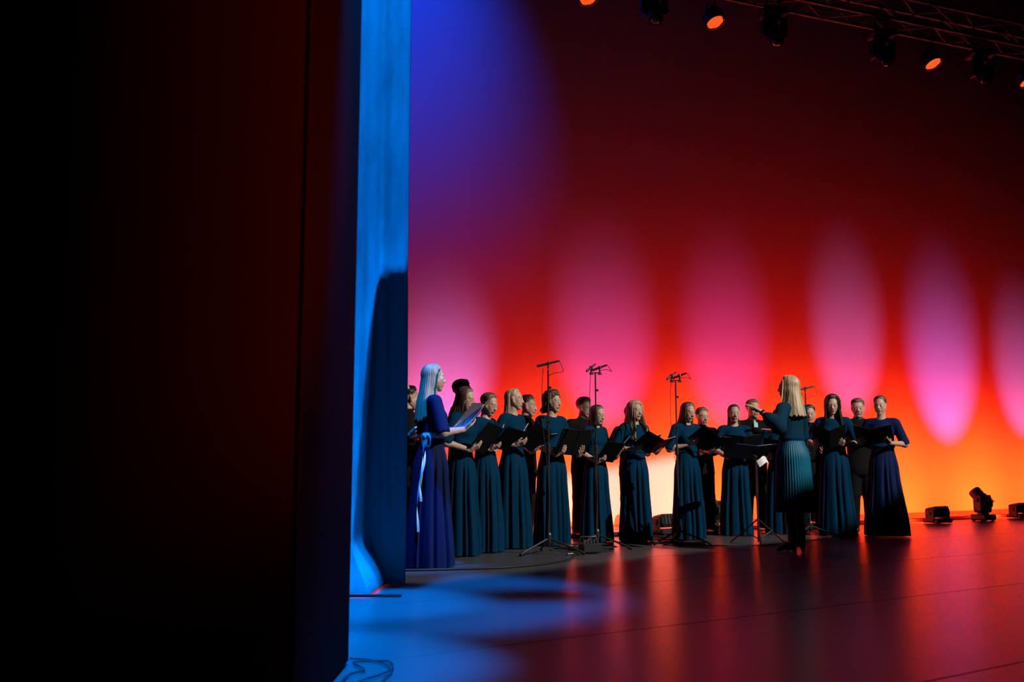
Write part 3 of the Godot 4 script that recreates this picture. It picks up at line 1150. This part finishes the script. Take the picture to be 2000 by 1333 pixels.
# ---------------------------------------------------------------- lamps outside the picture
func shuttered(called: String, label: String, at: Vector3, target: Vector3, col: Color, energy: float, half_w: float, up_deg: float, down_deg: float, lens_mat: Material) -> void:
	# profile spotlight with a long top hat and four shutter blades that frame the beam
	var o := thing(called, label, "stage light", at)
	o.transform = look(at, target)
	var b := MB.new()
	var back := Transform3D(Basis(Vector3.RIGHT, -PI / 2), Vector3.ZERO)
	lathe(b, [Vector2(0, -.5), Vector2(.15, -.48), Vector2(.17, -.3), Vector2(.16, -.05), Vector2(.12, -.04), Vector2(0, -.04)], back, 20)
	obj("housing", b, M.fixture, o)
	var hat := MB.new()
	lathe(hat, [Vector2(.16, -.05), Vector2(.98, 2.05), Vector2(.96, 2.05), Vector2(.15, -.05)], back, 20)
	obj("top_hat", hat, M.fixture, o)
	var d := 2.0
	var x := tan(deg_to_rad(half_w)) * d
	var yu := tan(deg_to_rad(up_deg)) * d
	var yd := -tan(deg_to_rad(down_deg)) * d
	for sx in [-1.0, 1.0]:
		var s1 := MB.new()
		box(s1, Transform3D(Basis(), Vector3(sx * (x + .4), 0, -d)), Vector3(.8, 1.9, .004))
		obj("shutter", s1, M.fixture, o)
	var s2 := MB.new()
	box(s2, Transform3D(Basis(), Vector3(0, yu + .4, -d - .01)), Vector3(1.9, .8, .004))
	obj("shutter", s2, M.fixture, o)
	var s3 := MB.new()
	box(s3, Transform3D(Basis(), Vector3(0, yd - .4, -d - .01)), Vector3(1.9, .8, .004))
	obj("shutter", s3, M.fixture, o)
	var ln := MB.new()
	lathe(ln, [Vector2(.1, -.02), Vector2(.06, -.002), Vector2(0, .0)], back, 16)
	obj("lens", ln, lens_mat, o)
	var l := spot(o, "profile_light", at + (target - at).normalized() * .05, target, col, energy, 23.5, .05, .012)

func front_spotlight() -> void:
	shuttered("profile_spotlight", "long black profile spotlight with shutters facing the choir", Vector3(13.3, 11.0, -.9), Vector3(1.79, .93, -10.98), Color(1, .93, .86), 395.0, 12.9, 4.1, 3.3, M.led_white)

func blue_lights() -> void:
	for a in [[Vector3(-.55, 7.6, -4.55), Vector3(-.95, 0, -4.35), 520.0, 8.4], [Vector3(-.55, 7.6, -5.75), Vector3(-.95, 0, -6.35), 330.0, 7.6], [Vector3(-.35, 7.8, -6.95), Vector3(-.95, 0, -8.7), 170.0, 6.5]]:
		moving_head("side_wash_light", ["small black moving head above the wing, over the floor cables", "small black moving head above the wing curtain", "small black moving head above the woman with the blue sash"][int(-a[0].z) - 4], a[0] + Vector3(0, .3, 0), Basis(Vector3(1, 0, 0), Vector3(0, -1, 0), Vector3(0, 0, -1)), 0.0, {"group": "side wash lights", "lens": M.led_blue}, true)
		spot(self, "blue_wash_light", a[0] - Vector3(0, .5, 0), a[1], Color(.0, .20, 1.0), a[2], a[3], .75, .05)
	spot(self, "blue_curtain_light", Vector3(-1.0, 12.6, -5.15), Vector3(-1.05, 0, -6.55), Color(.0, .20, 1.0), 900.0, 8.5, .45, .18)
	spot(self, "blue_backdrop_light", Vector3(-1.0, 9.3, -9.0), on_wall(5.3, 7.3), Color(.0, .055, 1.0), 25.0, 33.5, .8, .05)

func build_stage() -> void:
	# floor: sub-floor slab and rolls of black dance vinyl laid side by side
	var fl := MB.new()
	box(fl, Transform3D(Basis(), Vector3(6, -.11, -9)), Vector3(40, .2, 44))
	var floor_o := struct("floor", fl, M.dark_wall)
	for j in 13:
		var st := MB.new()
		var w := 1.6
		var c := Vector3(4.0, -.005, -12.0) + N * (-5.2 + w * j)
		box(st, Transform3D(Basis(U, Vector3.UP, N), c), Vector3(36.0, .01, w - .006), .003)
		obj("vinyl_roll", st, M.vinyl, floor_o)
	# backdrop cloth
	var bd := MB.new()
	var f := FastNoiseLite.new()
	f.seed = 3
	f.frequency = .35
	var face := func(u: float, t: float) -> Vector3:
		var s := lerpf(.6, 30.0, u)
		var h := lerpf(.004, 13.5, t)
		return on_wall(s, h, .012 * f.get_noise_2d(s * 2.0, h * .35))
	grid_sheet(bd, 160, 40, face)
	grid_sheet(bd, 1, 1, func(u, t): return on_wall(lerpf(30.0, .6, u), lerpf(0.004, 13.5, t), -.05))
	bd.smooth()
	var o := obj("cyclorama_backdrop", bd, M.backdrop, self)
	o.set_meta("label", "tall white cyclorama cloth washed in red and orange behind the choir")
	o.set_meta("category", "backdrop")
	# black box round the stage
	var wr := MB.new()
	box(wr, Transform3D(Basis(U, Vector3.UP, N), on_wall(14.0, 6.9, -.9)), Vector3(36, 14, .3))
	struct("wall_back", wr, M.dark_wall)
	var wl := MB.new()
	box(wl, Transform3D(Basis(), Vector3(-7.0, 6.9, -7)), Vector3(.3, 14, 26))
	struct("wall_left", wl, M.dark_wall)
	var ce := MB.new()
	box(ce, Transform3D(Basis(), Vector3(6, 14.1, -9)), Vector3(40, .3, 44))
	struct("ceiling", ce, M.dark_wall)

func build_curtains() -> void:
	# near black leg across the wing
	var o := thing("black_leg_curtain", "black leg curtain filling the dark side of the wing", "curtain", Vector3(-2.09, 0, -1.55))
	var a := MB.new()
	var f := func(u: float, t: float) -> Vector3:
		var x := lerpf(-1.2, 1.56, u)
		var z := .025 * sin(x * 17.0) * (1.0 - smoothstep(.5, .86, x))
		if x > .86:
			var th := (x - .86) / .70 * PI * .5
			x = .86 + .70 * sin(th)
			z = -.90 * (1.0 - cos(th))
		return Vector3(x, lerpf(0.005, 8.5, t), z)
	grid_sheet(a, 140, 10, f)
	a.smooth()
	obj("cloth", a, M.black_drape, o)
	var hem := MB.new()
	box(hem, Transform3D(Basis(), Vector3(1.555, 4.25, -.915)), Vector3(.028, 8.49, .03), .006)
	obj("side_hem", hem, M.black_drape, o)
	# panel that returns along the wing
	var b := thing("black_masking_flat", "narrow black masking flat edge on beside the blue lit curtain", "flat", Vector3(-.70, 0, -3.75))
	var p := MB.new()
	box(p, Transform3D(Basis(), Vector3(-.02, 4.25, 0)), Vector3(.05, 8.49, 1.28), .01)
	obj("panel", p, M.flat_paint if M.has("flat_paint") else M.fixture, b)
	for y in [.6, 2.0, 3.4, 4.8]:
		var br := MB.new()
		box(br, Transform3D(Basis(), Vector3(-.06, y, 0)), Vector3(.035, .06, 1.2), .004)
		obj("batten", br, M.dark_wall, b)
	# wing curtain catching the blue light: its lower onstage corner is shaped back to put a shadow there
	var c := thing("wing_curtain", "blue lit wing curtain with its lower corner shaped back to fall into shade", "curtain", Vector3(-1.2, 0, -6.72))
	var cl := MB.new()
	var fn := FastNoiseLite.new()
	fn.seed = 21
	fn.frequency = 1.0
	var g := func(u: float, t: float) -> Vector3:
		var y := lerpf(.012, 9.0, pow(t, 1.7))
		var x := lerpf(-1.2, .475, u)
		var edge := .475
		# folds
		var z := .022 * sin(x * 26.0 + .5 * sin(y * .8)) + .012 * sin(x * 61.0 + y * .6) + .01 * fn.get_noise_2d(x * 9.0, y * 1.3)
		z *= 1.0 - .8 * smoothstep(.7, .2, y)
		# corner shaped back to make a shadow, below about two metres, wider towards the floor
		var down := clampf((2.1 - y) / 2.1, 0.0, 1.0)
		var start := lerpf(.31, .165, sqrt(down)) + .15 * smoothstep(.82, 1.0, down)
		var into := smoothstep(start - .012, start + .035, x)
		if y < 2.1:
			z -= into * (.02 + .75 * down * (1.0 - .25 * down))
		x -= .05 * down * smoothstep(-.2, edge, x)
		# flare of the foot
		z += .03 * smoothstep(.25, 0.0, y) * (1.0 - into)
		return Vector3(x, y, z)
	grid_sheet(cl, 150, 130, g)
	cl.smooth()
	obj("cloth", cl, M.wing_cloth, c)
	var hm := MB.new()
	var hp := PackedVector3Array()
	for j in 81:
		var y := lerpf(9.0, .012, j / 80.0)
		hp.append(g.call(1.0, pow(maxf(y - .012, 0.0) / 8.988, 1.0 / 1.7)) + Vector3(.004, 0, .004))
	tube(hm, hp, .008, 6)
	obj("side_hem", hm, M.wing_cloth, c)
	var hem_bar := MB.new()  # thin dark bar added for the shadow line along the hem
	seg(hem_bar, Vector3(-1.15, .012, .16), Vector3(.485, .012, .10), .009, 8)
	obj("hem_shadow_bar", hem_bar, M.dark_wall, c)

func build_truss() -> void:
	var d := Vector3(.930, 0, -.3665)
	var side := Vector3(.3665, 0, .930)
	var a := Vector3(0.2, 6.95, -11.197)
	var o := thing("lighting_truss", "dark aluminium box truss carrying the red stage lamps", "truss", a)
	var n_bay := 20
	var bay := .55
	var w := .34
	for cy in [0.0, 1.0]:
		for cs in [-.5, .5]:
			var ch := MB.new()
			var base: Vector3 = side * w * cs + Vector3(0, w * cy, 0)
			seg(ch, base + d * .2, base + d * (n_bay * bay), .025, 10)
			obj("chord", ch, M.steel, o)
	for k in n_bay:
		for face in 4:
			var p0: Vector3
			var p1: Vector3
			var q := d * (k * bay)
			var r := d * ((k + 1) * bay)
			var c := [side * w * -.5, side * w * .5, side * w * .5 + Vector3(0, w, 0), side * w * -.5 + Vector3(0, w, 0)]
			p0 = c[face] + (q if k % 2 == 0 else r)
			p1 = c[(face + 1) % 4] + (r if k % 2 == 0 else q)
			var br := MB.new()
			seg(br, p0, p1, .010, 6)
			obj("brace", br, M.steel, o)
	# cable tray and loom lying along the truss
	for j in 3:
		var path := PackedVector3Array()
		for k in 60:
			var t := k / 59.0
			path.append(d * (t * n_bay * bay) + side * (.02 + .03 * sin(k * 1.3 + j)) + Vector3(0, .045 - .028 * absf(sin(t * 20.0 + j)) + .02 * j, 0))
		var cb := MB.new()
		tube(cb, path, .012, 6)
		obj("power_cable", cb, M.rubber, o)
	# lamps under the truss, alternating
	var spacing := .897
	var lenses := {"group": "moving heads on the truss", "lens": M.glass_dark}
	for k in 9:
		var p := Vector3(.93, 6.5, -11.485) + d * (spacing * k)
		if k == 4:
			continue
		if k in [0, 2, 6, 8]:
			par_can(["red glowing lamp on the truss cut by the top edge of the picture", "", "red glowing lamp on the truss between its first two moving heads", "", "", "", "red glowing lamp on the truss between its last two moving heads", "", "red glowing lamp on the truss cut by the side edge of the picture"][k], p, Vector3(.25, -.9, .35), .45)
		else:
			moving_head("truss_moving_head", ["", "dark moving head hanging first in the truss row beside the cropped lamp", "", "dark moving head hanging second in the truss row", "", "dark moving head hanging third in the truss row at the bare chord", "", "dark moving head hanging last in the truss row"][k], Vector3(p.x, 6.83, p.z), Basis(d, Vector3(0, -1, 0), d.cross(Vector3(0, -1, 0))) * Basis(Vector3.UP, .25), .62, lenses, true)

func build_floor_lights() -> void:
	# red lamp added out of view to redden the edge of the black leg
	var far := Vector3(12.0, 3.2, -14.5)
	par_can("added red lamp out of view that reddens the edge of the black leg curtain", far, Vector3(-.55, 2.2, -2.3) - far, .6, 150.0, 5.5)
	var bm := thing("added_boom_pole", "black lighting boom added outside the picture to hold the red lamp", "stand", Vector3(12.0, 0, -14.5))  # unseen boom, added only to carry the red lamp
	var bp := MB.new()
	seg(bp, Vector3(.3, .02, 0), Vector3(.3, 3.86, 0), .024, 10)
	seg(bp, Vector3(.3, 3.83, 0), Vector3(-.1, 3.83, 0), .024, 10)
	obj("pole", bp, M.black_metal, bm)
	var bb := MB.new()
	lathe(bb, [Vector2(0, .0), Vector2(.3, .0), Vector2(.3, .02), Vector2(.05, .05), Vector2(0, .05)], Transform3D(Basis(), Vector3(.3, 0, 0)), 20)
	obj("base", bb, M.black_metal, bm)
	var n_box := 0
	for a in [[6.3, 2.1, "floor wash light hidden behind the singers looking down"], [8.98, 2.04, "black floor wash light beside the blonde singer, with bright bracket"], [11.6, 2.2, "black floor wash light behind the conductor"], [14.25, 2.45, "black floor wash light left of the upright moving head"], [16.88, 2.3, "black floor wash light cropped by the side of the picture"], [19.5, 2.3, "floor wash light past the side edge, next one along"], [22.1, 2.3, "floor wash light past the side edge, last of the row"]]:
		wash_box(a[2], on_wall(a[0], .01, a[1]), [.4, .72, .92, 1.0, 1.0, 1.0, .8][n_box])
		n_box += 1
	var turn := Basis(U, Vector3.UP, N)
	for a in [[6.9, 1.65, 4.4, Color(.40, .26, 1.0), "moving head hidden behind the first singers", 21.0, 48.0], [9.7, 2.12, 3.6, Color(.55, .16, .8), "moving head on the floor half hidden by the woman facing us", 20.0, 47.0], [12.35, 2.2, 3.4, Color(.6, .14, .8), "moving head on the floor behind the woman with hair over her shoulder", 20.0, 47.0], [15.56, 2.42, 5.0, Color(.40, .28, 1.0), "upright black moving head standing alone on the floor by the backdrop", 18.0, 45.0], [18.6, 2.3, 8.5, Color(.20, .20, 1.0), "moving head on the floor past the side edge", 22.5, 48.0], [21.5, 2.3, 5.5, Color(.40, .26, 1.0), "moving head on the floor past the side edge, last of the row", 20.0, 47.0]]:
		moving_head("floor_moving_head", a[4], on_wall(a[0], .004, a[1]), turn, deg_to_rad(a[6] - 2.0), {"group": "moving heads on the floor", "lens": M.led_violet, "energy": a[2], "color": a[3], "angle": a[5] * 1.12, "blend": .95})

func build_people() -> void:
	var brown := Color(.075, .042, .026)
	var dark := Color(.028, .018, .014)
	var blond := Color(.36, .25, .14)
	var fair := Color(.48, .36, .21)
	var mid := Color(.13, .075, .042)
	var F0 := {"at": Vector3(0, 1.15, .33)}
	var list := []
	list.append({"at": Vector2(-.70, -8.66), "h": 1.73, "face": Vector2(.93, -.36), "yaw": -4.0, "nod": 2.0, "hair": "long", "hair_len": .41, "side_len": .36, "flare": .045, "fore": -.03, "open": 76.0, "hair_col": Color(.34, .25, .15), "seed": 1, "cloth": M.navy, "skirt_cloth": M.navy, "sash": M.sash, "bow": true, "hem": .245, "folder": {"at": Vector3(.03, 1.24, .40), "tilt": 40.0, "open": 12.0, "roll": 0.0}, "folder_label": "open folder with a pale page held by the woman with the blue sash", "label": "woman in long navy dress with pale blue sash, long straight blonde hair"})
	list.append({"at": Vector2(-1.08, -9.2), "h": 1.73, "male": true, "face": Vector2(.95, .1), "hair": "short", "hair_col": dark, "seed": 2, "folder": {"at": Vector3(0, 1.15, .33)}, "label": "man in black standing mostly hidden by the wing curtain"})
	list.append({"at": Vector2(-1.06, -10.1), "h": 1.66, "male": true, "face": Vector2(.9, -.3), "hair": "short", "hair_col": dark, "seed": 3, "folder": {"at": Vector3(0, 1.12, .33)}, "label": "man in black with cropped dark hair, ear towards us, behind the blonde woman"})
	list.append({"at": Vector2(-.49, -9.78), "h": 1.63, "face": Vector2(.93, .36), "yaw": -3.0, "nod": 16.0, "hair": "long", "hair_len": .27, "hair_col": brown, "seed": 4, "folder": {"at": Vector3(.02, 1.13, .34), "tilt": 40.0}, "folder_label": "black folder held by the brown-haired woman with lowered eyes", "label": "woman with brown shoulder-length hair, eyes lowered, next to the blonde with the sash"})
	list.append({"at": Vector2(-.57, -10.95), "h": 1.80, "male": true, "face": Vector2(.95, .1), "hair": "short", "hair_col": dark, "seed": 5, "folder": {"at": Vector3(0, 1.15, .33)}, "label": "tall dark-haired singer whose head shows above the brown-haired woman"})
	list.append({"at": Vector2(-.27, -10.2), "h": 1.60, "face": Vector2(.86, .5), "nod": 18.0, "hair": "tied", "hair_col": mid, "seed": 6, "sash": M.sash, "folder": {"at": Vector3(.03, 1.16, .34), "tilt": 52.0, "roll": 8.0}, "folder_label": "black folder held by the woman with tied-back brown hair", "label": "woman with tied-back brown hair bending over her folder"})
	list.append({"at": Vector2(.01, -10.72), "h": 1.68, "face": Vector2(.83, .55), "yaw": 18.0, "nod": 0.0, "hair": "long_behind", "hair_len": .30, "hair_col": fair, "seed": 7, "folder": {"at": Vector3(.0, 1.10, .34), "tilt": 55.0, "roll": -14.0}, "folder_label": "tilted black folder held by the fair woman in profile", "label": "fair-haired woman in profile with hair behind her ear"})
	list.append({"at": Vector2(.16, -11.5), "h": 1.67, "male": true, "face": Vector2(.9, .3), "hair": "short", "hair_col": mid, "seed": 8, "folder": {"at": Vector3(.0, 1.28, .33), "tilt": 70.0}, "folder_label": "black folder raised to the chin of a man in black", "label": "man in black with short brown hair, folder up to his chin"})
	list.append({"at": Vector2(.44, -11.09), "h": 1.68, "face": Vector2(.62, .78), "yaw": 14.0, "nod": 2.0, "hair": "curly", "hair_col": brown, "seed": 9, "folder": {"at": Vector3(.06, 1.11, .33), "tilt": 30.0, "open": 8.0}, "folder_label": "flat black folder held by the curly-haired woman", "label": "woman with short dark curly hair behind the first microphone stand"})
	list.append({"at": Vector2(.88, -12.42), "h": 1.71, "male": true, "face": Vector2(.6, .8), "yaw": 10.0, "nod": 8.0, "hair": "mop", "hair_col": mid, "seed": 10, "glasses": true, "shirt": M.shirt, "folder": {"at": Vector3(.02, 1.13, .33)}, "label": "man in black suit with glasses and tousled brown hair"})
	list.append({"at": Vector2(.97, -11.66), "h": 1.57, "face": Vector2(.70, .72), "yaw": 6.0, "nod": 12.0, "hair": "long", "hair_len": .30, "hair_col": brown, "seed": 11, "folder": {"at": Vector3(.04, 1.08, .33), "tilt": 45.0, "roll": 10.0, "paper": 2}, "folder_label": "black folder with lilac inner page held by the small woman", "label": "small woman with long brown hair behind the second microphone stand"})
	list.append({"at": Vector2(1.50, -12.7), "h": 1.62, "male": true, "face": Vector2(.45, .9), "hair": "short", "hair_col": dark, "seed": 12, "folder": {"at": Vector3(0, 1.13, .33)}, "folder_label": "dark folder tip showing behind the long-haired blonde", "label": "man almost hidden behind the long-haired blonde singer"})
	list.append({"at": Vector2(1.44, -11.78), "h": 1.62, "face": Vector2(.52, .85), "yaw": 4.0, "nod": 2.0, "hair": "wavy", "hair_len": .36, "side_len": .40, "hair_col": blond, "seed": 13, "folder": {"at": Vector3(.06, 1.12, .34), "tilt": 60.0, "roll": -8.0}, "folder_label": "black folder held upright by the long-haired blonde", "label": "woman with very long wavy blonde hair hanging over both shoulders"})
	list.append({"at": Vector2(2.10, -12.06), "h": 1.63, "face": Vector2(.46, .89), "yaw": 6.0, "nod": 14.0, "hair": "long", "hair_len": .36, "hair_col": brown, "seed": 14, "folder": {"at": Vector3(.10, 1.16, .34), "tilt": 58.0, "roll": -20.0}, "folder_label": "black folder seen from outside, held by the woman behind the third stand", "label": "woman with long brown hair reading, behind the third microphone stand"})
	list.append({"at": Vector2(2.46, -13.0), "h": 1.62, "male": true, "face": Vector2(.3, .95), "yaw": 4.0, "hair": "short", "hair_col": mid, "seed": 15, "folder": {"at": Vector3(.05, 1.16, .33), "tilt": 35.0}, "folder_label": "red lit black folder sticking out beside the reading woman", "label": "man in black jacket half hidden by the reading woman with long brown hair"})
	list.append({"at": Vector2(2.82, -12.71), "h": 1.64, "face": Vector2(-.02, 1.0), "yaw": 2.0, "nod": 2.0, "hair": "long_behind", "hair_len": .36, "hair_col": dark, "seed": 16, "folder": {"at": Vector3(.04, 1.12, .34), "tilt": 30.0, "open": 14.0}, "folder_label": "wide black folder held by the woman facing us", "label": "woman with long dark hair facing us above the music stand"})
	list.append({"at": Vector2(3.22, -13.4), "h": 1.75, "male": true, "face": Vector2(.1, .98), "yaw": 14.0, "nod": 2.0, "hair": "short", "hair_col": mid, "seed": 17, "tie": M.tie, "shirt": M.shirt, "folder": {"at": Vector3(.02, 1.12, .33), "tilt": 30.0}, "folder_label": "black folder held by the man with the pale tie", "label": "man in black suit with pale blue tie behind the conductor's hand"})
	list.append({"at": Vector2(3.45, -12.95), "h": 1.60, "face": Vector2(-.25, .95), "nod": 8.0, "hair": "long_behind", "hair_col": brown, "seed": 18, "folder": {"at": Vector3(.02, 1.10, .33), "tilt": 30.0}, "folder_label": "black folder showing past the conductor's side", "label": "woman in navy dress hidden behind the conductor"})
	list.append({"at": Vector2(3.98, -13.4), "h": 1.68, "male": true, "face": Vector2(-.2, .95), "hair": "short", "hair_col": dark, "seed": 19, "folder": {"at": Vector3(.02, 1.12, .33), "tilt": 30.0}, "label": "man in black sleeve showing between the conductor and the fourth stand"})
	list.append({"at": Vector2(4.07, -12.68), "h": 1.76, "face": Vector2(-.28, .95), "yaw": -2.0, "nod": 12.0, "hair": "wavy", "hair_len": .34, "side_len": .36, "hair_col": dark, "seed": 20, "hem": .23, "folder": {"at": Vector3(-.06, 1.13, .34), "tilt": 45.0, "open": 32.0}, "folder_label": "open folder with white pages held by the woman with long dark hair", "label": "tall woman with long dark wavy hair reading an open folder"})
	list.append({"at": Vector2(4.62, -13.35), "h": 1.76, "male": true, "face": Vector2(-.1, .99), "yaw": -10.0, "nod": 6.0, "hair": "mop", "hair_col": mid, "seed": 21, "shirt": M.shirt, "folder": {"at": Vector3(-.04, 1.18, .33), "tilt": 50.0, "open": 28.0}, "folder_label": "folder with white pages held by the young man in black", "label": "young man in black with fringe between the last two women"})
	list.append({"at": Vector2(4.66, -12.62), "h": 1.74, "face": Vector2(-.45, .89), "yaw": -8.0, "nod": 4.0, "hair": "bun", "hair_col": brown, "seed": 22, "hem": .275, "cloth": M.navy, "skirt_cloth": M.navy, "folder": {"at": Vector3(-.06, 1.18, .36), "tilt": 55.0, "open": 16.0}, "folder_label": "black folder held by the woman with the bun", "label": "woman in navy dress with hair in a low bun, last in the row"})
	# conductor: back to us, near arm raised towards the singers
	list.append({"at": Vector2(2.83, -10.14), "h": 1.77, "face": Vector2(-.66, -.75), "yaw": 22.0, "nod": 0.0, "hair": "long", "hair_len": .32, "side_len": .36, "flare": .07, "fore": .05, "hair_col": Color(.40, .29, .17), "seed": 30, "cloth": M.knit, "skirt_cloth": M.satin, "pleats": 44, "low": .40, "hem": .205, "legs": true, "sleeve": 1.5, "hands": "flat", "watch": true, "group": "conductor", "left": [Vector3(.34, 1.325, .10), Vector3(.57, .5, .63), Vector3(.2, -1.0, .4)], "pole": Vector3(.8, -1.0, -.6), "right": [Vector3(-.20, 1.15, .30), Vector3(.3, .3, 1.0), Vector3(0, -1, .2)], "label": "conductor seen from behind, teal pleated skirt, blonde hair, one hand raised"})
	for s in list:
		person(s)

func build_stands() -> void:
	mic_stand("thin black microphone stand in front of the curly-haired woman", Vector3(.36, 0, -9.9), 1.87, .0, false, "black microphone on top of the first stand", .0)
	mic_stand("thin black microphone stand in front of the small brown-haired woman", Vector3(.88, 0, -10.5), 1.89, .05, true, "black microphone on the second stand", .0)
	mic_stand("thin black microphone stand beside the reading woman", Vector3(1.84, 0, -11.2), 1.87, -.1, true, "black microphone on the third stand", .0)
	mic_stand("thin black microphone stand behind the conductor", Vector3(3.56, 0, -12.1), 1.80, .1, false, "black microphone on top of the fourth stand", .0)
	# conductor's music stand
	var p := Vector3(2.72, 0, -11.2)
	var o := thing("music_stand", "folding music stand with blue desk in front of the conductor", "stand", p, 0.45)
	var pole := MB.new()
	seg(pole, Vector3(0, .03, 0), Vector3(0, .98, 0), .011, 10)
	obj("pole", pole, M.black_metal, o)
	for j in 3:
		var a := TAU * j / 3 + .1
		var d := Vector3(cos(a), 0, sin(a))
		var lg := MB.new()
		seg(lg, Vector3(0, .28, 0), d * .34 + Vector3(0, .012, 0), .008, 6)
		seg(lg, Vector3(0, .06, 0), d * .17 + Vector3(0, .145, 0), .006, 6)
		obj("leg", lg, M.black_metal, o)
	var t := Transform3D(Basis(Vector3.RIGHT, 1.08), Vector3(-.11, 1.02, .03))
	var dk := MB.new()
	for sx in [-1.0, 1.0]:
		box(dk, t * Transform3D(Basis(Vector3.UP, sx * .10), Vector3(sx * .14, 0, 0)), Vector3(.285, .30, .006), .002)
	obj("desk", dk, M.stand_blue, o)
	var lip := MB.new()
	box(lip, t * Transform3D(Basis(), Vector3(0, -.152, -.02)), Vector3(.50, .012, .045), .003)
	obj("ledge", lip, M.black_metal, o)
	var cl := MB.new()
	seg(cl, Vector3(0, .95, 0), t * Vector3(0, 0, .004), .017, 10)
	obj("tilt_joint", cl, M.black_metal, o)
	for j in 3:
		var sh := MB.new()
		var sp := thing("sheet_music", ["white score sheet lying open on the music stand", "second score sheet lying open on the music stand", "loose white sheet hanging under the music stand desk"][j], "paper", p, .45, "sheets on the music stand")
		if j < 2:
			box(sh, t * Transform3D(Basis(Vector3.UP, (j * 2 - 1) * .10), Vector3((j * 2 - 1) * .12, .0, -.008)), Vector3(.21, .27, .003), .001)
		else:
			grid_sheet(sh, 8, 8, func(u, v): return Vector3(-.16 + .14 * u, .915 + .035 * sin(u * 2.6) - .07 * v + .03 * u, .20 + .05 * v + .02 * sin(u * 5.0)))
			sh.smooth()
		obj("sheet", sh, M.paper, sp)

func cable(called: String, label: String, pts: Array, r: float, parent: Node = null) -> void:
	var c := Curve3D.new()
	for k in pts.size():
		var a: Vector3 = pts[maxi(k - 1, 0)]
		var b: Vector3 = pts[mini(k + 1, pts.size() - 1)]
		c.add_point(pts[k], -(b - a) / 6.0, (b - a) / 6.0)
	c.bake_interval = .04
	var mb := MB.new()
	tube(mb, c.get_baked_points(), r, 6)
	var o := obj(numbered(called), mb, M.rubber, self)
	o.set_meta("label", label); o.set_meta("category", "cable"); o.set_meta("group", "cables on the stage floor")

func build_cables() -> void:
	var y := .011
	cable("floor_cable", "black cable along the edge of the blue pool of light", [Vector3(-2.2, y, -8.35), Vector3(-1.0, y, -8.27), Vector3(-.5, y, -8.36), Vector3(0, y, -8.55), Vector3(.45, y, -9.1), Vector3(.62, y, -9.8), Vector3(.8, y, -10.3)], .010)
	cable("floor_cable", "looped cable on the blue lit floor in the near corner", [Vector3(-.64, y, -3.3), Vector3(-.655, y, -4.05), Vector3(-.60, y, -4.2), Vector3(-.67, y, -4.36), Vector3(-.60, y, -4.40), Vector3(-.52, y, -4.38), Vector3(-.49, y, -4.22), Vector3(-.53, y, -4.1), Vector3(-.60, y, -3.9), Vector3(-.62, y, -3.2)], .0045)
	cable("floor_cable", "second cable bend on the blue lit floor", [Vector3(-.70, y, -4.45), Vector3(-.6, y, -4.42), Vector3(-.52, y, -4.30), Vector3(-.485, y, -4.15), Vector3(-.50, y, -4.0), Vector3(-.53, y, -3.2)], .004)
	for j in 2:
		var pts := []
		for k in 24:
			pts.append(on_wall(5.0 + k * .85, .02, 1.92 - j * .16 + .03 * sin(k * 1.7 + j)))
		cable("floor_cable", ["thick cable running along the backdrop behind the lamps", "second thick cable nearer the backdrop"][j], pts, .02)
	# coils at the feet of the stands
	var spots := [Vector3(.75, y, -10.35), Vector3(1.82, y, -11.05)]
	for j in 2:
		var pts := []
		for k in 40:
			var a := k * .62
			var rr := .16 + .05 * sin(k * .9)
			pts.append(spots[j] + Vector3(cos(a) * rr * 1.6, .004 + .012 * (k / 12), sin(a) * rr))
		cable("floor_cable", ["coiled cable at the foot of the second microphone stand", "coiled cable at the foot of the third microphone stand"][j], pts, .006)
	cable("floor_cable", "cable from the third stand towards the music stand", [Vector3(2.0, y, -11.0), Vector3(2.5, y, -10.9), Vector3(3.1, y, -11.3), Vector3(3.6, y, -11.9)], .006)
	# cable junction box by the second stand
	var o := thing("stage_box", "small black cable junction box on the floor by the second stand", "junction box", Vector3(.77, 0, -10.02), .3)
	var b := MB.new()
	box(b, Transform3D(Basis(), Vector3(0, .055, 0)), Vector3(.2, .09, .14), .012)
	obj("case", b, M.black_metal, o)
	for k in 5:
		var s := MB.new()
		seg(s, Vector3(-.07 + k * .035, .10, .02), Vector3(-.07 + k * .035, .135, .025), .011, 8)
		obj("plug", s, M.steel, o)
	var hd := MB.new()
	tube(hd, PackedVector3Array([Vector3(-.09, .09, -.05), Vector3(-.08, .16, -.05), Vector3(.08, .16, -.05), Vector3(.09, .09, -.05)]), .008, 6)
	obj("handle", hd, M.black_metal, o)
	var pl := thing("cable_connector", "silver cable connector lying on the floor at the first stand", "connector", Vector3(.56, .016, -9.78), .6)
	var cn := MB.new()
	seg(cn, Vector3(-.04, 0, 0), Vector3(.03, 0, 0), .012, 10)
	obj("sleeve", cn, M.steel, pl)
	var cb := MB.new()
	tube(cb, PackedVector3Array([Vector3(.03, 0, 0), Vector3(.10, -.006, .01), Vector3(.18, -.008, -.02)]), .006, 6)
	obj("lead", cb, M.rubber, pl)
